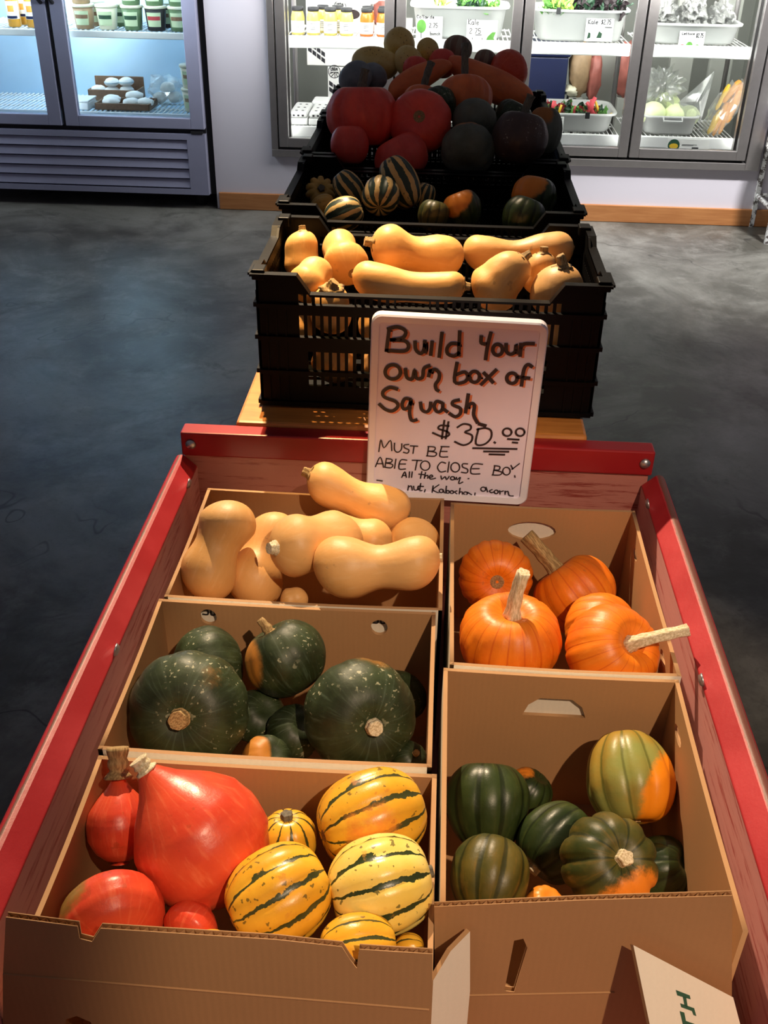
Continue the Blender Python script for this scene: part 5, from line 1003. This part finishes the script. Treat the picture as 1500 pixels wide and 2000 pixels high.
('s9', 'acorn', 903, 409, 76, 1.0, (-0.3, 0.8, 0.2), 10, 0.06, 'acorn', [((-0.6, 0.4, 0.6), 0.45)], None, 'half yellow, half green acorn squash in the middle', 'squash in the second crate', None, None, None),
('s10', 'acorn', 1022, 424, 84, 1.0, (0.3, 0.8, 0.2), 10, 0.06, 'acorn', None, None, 'dark green acorn squash at the front right rim', 'squash in the second crate', None, None, None),
('s11', 'acorn', 1042, 386, 88, 1.0, (0.2, 0.9, 0.2), 10, 0.08, 'acorn', [((-0.5, 0.5, 0.6), 0.5)], None, 'green acorn squash with a broad orange face at the back right', 'squash in the second crate', None, None, None),
('t1', 'pumpkin', 708, 226, 142, 0.84, (0.0, 0.85, 0.35), 14, 0.06, 'redpumpkin', None, ('long', 0.058, 0.012, 0.009, (0.15, 0.1, 0), 'darkstem'), 'biggest dark red pumpkin at the left of the heap', 'squash heaped on the third crate', None, None, None),
('t2', 'pumpkin', 821, 238, 124, 0.74, (0.1, 0.1, -1), 10, 0.03, 'redpumpkin', None, None, 'flat dark red pumpkin in the middle showing a round grey scar', 'squash heaped on the third crate', None, None, None),
('t3', 'pumpkin', 683, 283, 74, 1.05, (0.0, 0.7, 0.2), 0, 0, 'redpumpkin', None, None, 'narrow red squash low at the left edge of the heap', 'squash heaped on the third crate', None, None, 'red_squash'),
('t4', 'pumpkin', 784, 308, 108, 0.8, (-0.2, 0.4, 0.1), 12, 0.03, 'redpumpkin', None, None, 'brighter red pumpkin low at the front behind the crate rim', 'squash heaped on the third crate', None, None, None),
('t5', 'kabocha', 914, 293, 108, 0.85, (0.1, 0.5, -0.2), 10, 0.05, 'greysquash', [((-0.1, 0.9, 0.3), 0.93)], None, 'dark green squash low at the front right of the heap', 'squash heaped on the third crate', None, None, 'green_squash'),
('t6', 'kabocha', 926, 236, 86, 0.9, (0.1, 0.5, -0.2), 10, 0.03, 'greysquash', None, None, 'plain grey green squash in the middle right of the heap', 'squash heaped on the third crate', None, None, 'green_squash'),
('t7', 'kabocha', 856, 206, 74, 0.85, (0.5, -0.4, 0.4), 12, 0.06, 'kabocha', None, ('flare', 0.01, 0.006, 0.005, (0, 0, 0), 'darkstem'), 'small dark green squash behind the flat red pumpkin', 'squash heaped on the third crate', None, None, 'green_squash'),
('t8', 'pumpkin', 1015, 270, 110, 0.95, (0.15, 0.85, 0.25), 14, 0.03, 'darksquash', None, ('long', 0.058, 0.009, 0.009, (0.15, 0.0, 0), 'darkstem'), 'black brown pumpkin with a thick stem at the right of the heap', 'squash heaped on the third crate', None, None, None),
('t9', 'kabocha', 1062, 256, 72, 1.3, (0.1, 0.9, 0.2), 10, 0.05, 'greysquash', [((-0.3, 0.5, 0.8), 0.8)], None, 'green squash with an orange face at the far right edge', 'squash heaped on the third crate', None, None, 'green_squash'),
('t10', 'kabocha', 1003, 228, 76, 0.8, (0.3, 0.6, 0.3), 14, 0.08, 'kabocha', None, None, 'ribbed dark green squash behind the black brown pumpkin', 'squash heaped on the third crate', None, None, 'green_squash'),
('t11', 'pumpkin', 908, 192, 108, 0.8, (0.0, 0.95, 0.1), 16, 0.05, 'banana', None, ('long', 0.1, 0.0085, 0.009, (0.0, 0.0, 0), 'darkstem'), 'orange pumpkin with a tall straight grey stem at the top centre', 'squash heaped on the third crate', None, None, None),
('t12', 'pumpkin', 824, 196, 74, 0.75, (0.15, 0.9, 0.1), 14, 0.05, 'banana', None, ('long', 0.075, 0.0085, 0.009, (0.12, 0.0, 0), 'darkstem'), 'small orange pumpkin with a tall leaning stem left of centre', 'squash heaped on the third crate', None, None, None),
('u1', 'banana', 818, 152, 56, 2.6, (-0.8, -0.5, 0.2), 0, 0, 'banana', None, None, 'long orange squash sloping down to the left', 'squash heaped on the rearmost crate', None, None, None),
('u2', 'banana', 952, 160, 70, 2.7, (0.82, -0.5, 0.2), 0, 0, 'banana', None, None, 'long thick orange squash sloping down to the right', 'squash heaped on the rearmost crate', None, None, None),
('u3', 'kabocha', 864, 124, 54, 1.0, (0.1, 0.9, 0.1), 0, 0, 'redpumpkin', None, None, 'dark red squash standing between the two long orange ones', 'squash heaped on the rearmost crate', None, None, 'red_squash'),
('u4', 'pumpkin', 812, 135, 52, 0.9, (0.1, 0.9, 0.1), 12, 0.05, 'redpumpkin', None, None, 'red pumpkin behind the left long orange squash', 'squash heaped on the rearmost crate', None, None, None),
('u5', 'kuri', 998, 138, 80, 1.0, (0.6, 0.3, -0.4), 0, 0, 'kuri', None, None, 'round bright red squash at the far right of the rear heap', 'squash heaped on the rearmost crate', None, None, None),
('u6', 'spaghetti', 733, 124, 62, 1.5, (-0.95, 0.1, 0.1), 0, 0, 'spaghetti', None, None, 'large mustard yellow oblong squash at the back left', 'squash heaped on the rearmost crate', None, None, None),
('u7', 'spaghetti', 780, 86, 60, 1.0, (-0.6, 0.6, 0.1), 0, 0, 'spaghetti', None, None, 'round pale yellow squash, topmost at the back left', 'squash heaped on the rearmost crate', None, None, None),
('u8', 'spaghetti', 799, 122, 54, 1.2, (-0.5, 0.8, 0.1), 0, 0, 'spaghetti', None, None, 'pale yellow squash in front of the topmost one', 'squash heaped on the rearmost crate', None, None, None),
('u9', 'spaghetti', 836, 98, 42, 1.1, (-0.5, 0.8, 0.1), 0, 0, 'spaghetti', None, None, 'small yellow squash right of the topmost one', 'squash heaped on the rearmost crate', None, None, None),
('u10', 'hubbard', 694, 152, 68, 0.85, (-0.4, 0.5, 0.1), 0, 0, 'hubbard', None, None, 'blue grey squash at the left edge of the rear heap', 'squash heaped on the rearmost crate', None, None, None),
('u11', 'hubbard', 730, 150, 54, 0.9, (0.4, 0.5, 0.1), 0, 0, 'hubbard', None, None, 'second blue grey squash just right of the leftmost one', 'squash heaped on the rearmost crate', None, None, None),
('u12', 'turban', 894, 96, 58, 0.85, (0.2, 0.9, 0.2), 8, 0.08, 'turban', None, None, 'mottled brown squash, topmost right of centre behind the tall stem', 'squash heaped on the rearmost crate', None, None, None),
('u13', 'turban', 948, 118, 46, 0.85, (0.2, 0.9, 0.2), 8, 0.05, 'turban', None, None, 'small dark brown squash left of the round bright red one', 'squash heaped on the rearmost crate', None, None, None)]
NAMES = {'pumpkin': ('pumpkin', 'pumpkin'), 'kabocha': ('kabocha_squash', 'squash'), 'acorn': ('acorn_squash', 'squash'), 'kuri': ('red_kuri_squash', 'squash'), 'carnival': ('striped_squash', 'squash'),
         'butternut': ('butternut_squash', 'squash'), 'banana': ('banana_squash', 'squash'), 'scallop': ('scalloped_squash', 'squash'), 'spaghetti': ('spaghetti_squash', 'squash'), 'hubbard': ('hubbard_squash', 'squash'), 'turban': ('turban_squash', 'squash')}
def imgv(a): return (RT*a[0]+UP*a[1]-FW*a[2])
def squash(id_, kind, cx, cy, w, ar, ax, ribs, rd, mt, patch, stem, label, group, Yq=None, var=None, name=None):
    p = aY(cx, cy, Yq if Yq is not None else LENY[id_]); r = w/2*depth(p)/FP; H_ = 2*r*ar
    A = imgv(ax).normalized(); xx = (RT-A*RT.dot(A))
    if xx.length < .2: xx = UP-A*UP.dot(A)
    xx.normalize(); yy = A.cross(xx); rot = Matrix((xx, yy, A)).transposed()
    nm, cat = NAMES[kind]; nm = name or nm
    t = thing(nm, label, cat, p, group, rot)
    seed = sum(ord(c_) for c_ in id_)
    bm = bmesh.new(); tp, bt = body(bm, kind, r, H_, ribs, rd, seed, var)
    me = bpy.data.meshes.new('flesh'); bmesh.ops.recalc_face_normals(bm, faces=bm.faces)
    pv = []
    inv = rot.transposed(); P = []
    for pd, thr in (patch or []): P.append(((inv @ imgv(pd)).normalized(), thr))
    for v in bm.verts:
        q = Vector((v.co.x/r, v.co.y/r, v.co.z/(H_/2))).normalized(); pv.append(max([q.dot(d)-thr for d, thr in P]) if P else -2.0)
    bm.to_mesh(me); bm.free()
    at = me.attributes.new('patch', 'FLOAT', 'POINT'); at.data.foreach_set('value', pv)
    o = bpy.data.objects.new('skin', me); COL.objects.link(o); me.materials.append(M[mt]); o.parent = t
    for pl in me.polygons: pl.use_smooth = True
    if stem:
        ty, L, ra_, rb_, bend, sm = stem
        L *= 1; b_ = inv @ imgv(bend); b_.z = 0 if ty != 'free' else b_.z
        bm = bmesh.new(); pts = []; rad = []; n = 8
        for k in range(n+1):
            u = k/n; pts.append(Vector((tp.x, tp.y, tp.z-.003)) + Vector((0, 0, L*u)) + b_*L*u*u)
            fl = 1+(1.1 if ty == 'flare' else .55)*math.exp(-u*9); rad.append((ra_+(rb_-ra_)*u)*fl*(1+.06*math.sin(k*2.3+seed)))
        if ty == 'cork': rad = [x*(1+.12*math.sin(k*1.9+seed)) for k, x in enumerate(rad)]
        if ty == 'free' or ty == 'long': rad[-1] *= 1.12
        tube(bm, pts, rad, 24, .045 if ty == 'cork' else .12, 7 if ty == 'cork' else 5)
        so = obj('stem', bm, sm, None, smooth=False); so.parent = t
        for pl in so.data.polygons: pl.use_smooth = len(pl.vertices) == 4
    if (kind in ('butternut', 'acorn', 'carnival') and w > 50 and ax[2] < .35) or id_ in ('p1', 't2'):
        bm = bmesh.new(); q_ = 1.7 if id_ in ('p1', 't2', 'n2', 'c2') else 1; lathe(bm, [(r*.15*q_, .001), (r*.13*q_, -.0012), (r*.09*q_, -.0032), (r*.06*q_, -.0018), (r*.02, -.001)], 11); bmesh.ops.transform(bm, matrix=Matrix.Translation((bt.x, bt.y, bt.z+.0012)), verts=bm.verts)
        so = obj('blossom_scar', bm, 'scar', None, smooth=True); so.parent = t
    return t
for s in SQ: squash(*s)
def pix(p):
    d = Vector(p)-CC; z = d.dot(FW); return 750+FP*d.dot(RT)/z, 1000-FP*d.dot(UP)/z, z
for i, (x_, y_, z_, r_) in enumerate(LOW):
    px_, py_, zc_ = pix((x_, y_, z_)); a_ = (.15 if i % 2 else -.2, .85, -.2)
    squash('low%d' % i, 'butternut', px_, py_, 2*r_*FP/zc_, 1.0, a_, 0, 0, 'butternut', None, None, 'butternut seen only through the slots in the front crate wall, below the top layer', 'butternut squash lower in the front crate', y_, (.9, .92))
# ================================================================ LIGHT
def spot(name, loc, tgt, e, deg, c, blend=.25, rad=.03):
    l = bpy.data.lights.new(name, 'SPOT'); l.energy = e; l.spot_size = math.radians(deg); l.color = c; l.spot_blend = blend; l.shadow_soft_size = rad
    o = bpy.data.objects.new(name, l); COL.objects.link(o); o.location = loc; o.rotation_euler = (Vector(tgt)-Vector(loc)).to_track_quat('-Z', 'Y').to_euler(); return o
WARM = (1, .66, .32)
spot('track_spot_rear_left', (-.60, 3.15, 3.1), (.0, 1.08, .75), 720, 33, (1, .76, .50), .3, .02)
spot('track_spot_front_right', (.80, -.70, 3.0), (.34, .86, .62), 240, 30, (1, .74, .50), .35, .02)
spot('track_spot_crate', (-.55, 2.35, 3.1), (-.17, 1.76, 1.0), 430, 18, (1, .64, .26), .9)
spot('ceiling_spot_right', (2.0, 4.3, 3.1), (1.5, 5.3, 0), 900, 50, (1, .97, .93), .9, .1)
w = bpy.data.worlds.new('world'); S.world = w; w.use_nodes = True
w.node_tree.nodes['Background'].inputs[0].default_value = (.94, .88, 1.0, 1); w.node_tree.nodes['Background'].inputs[1].default_value = .082

bpy.context.view_layer.update()
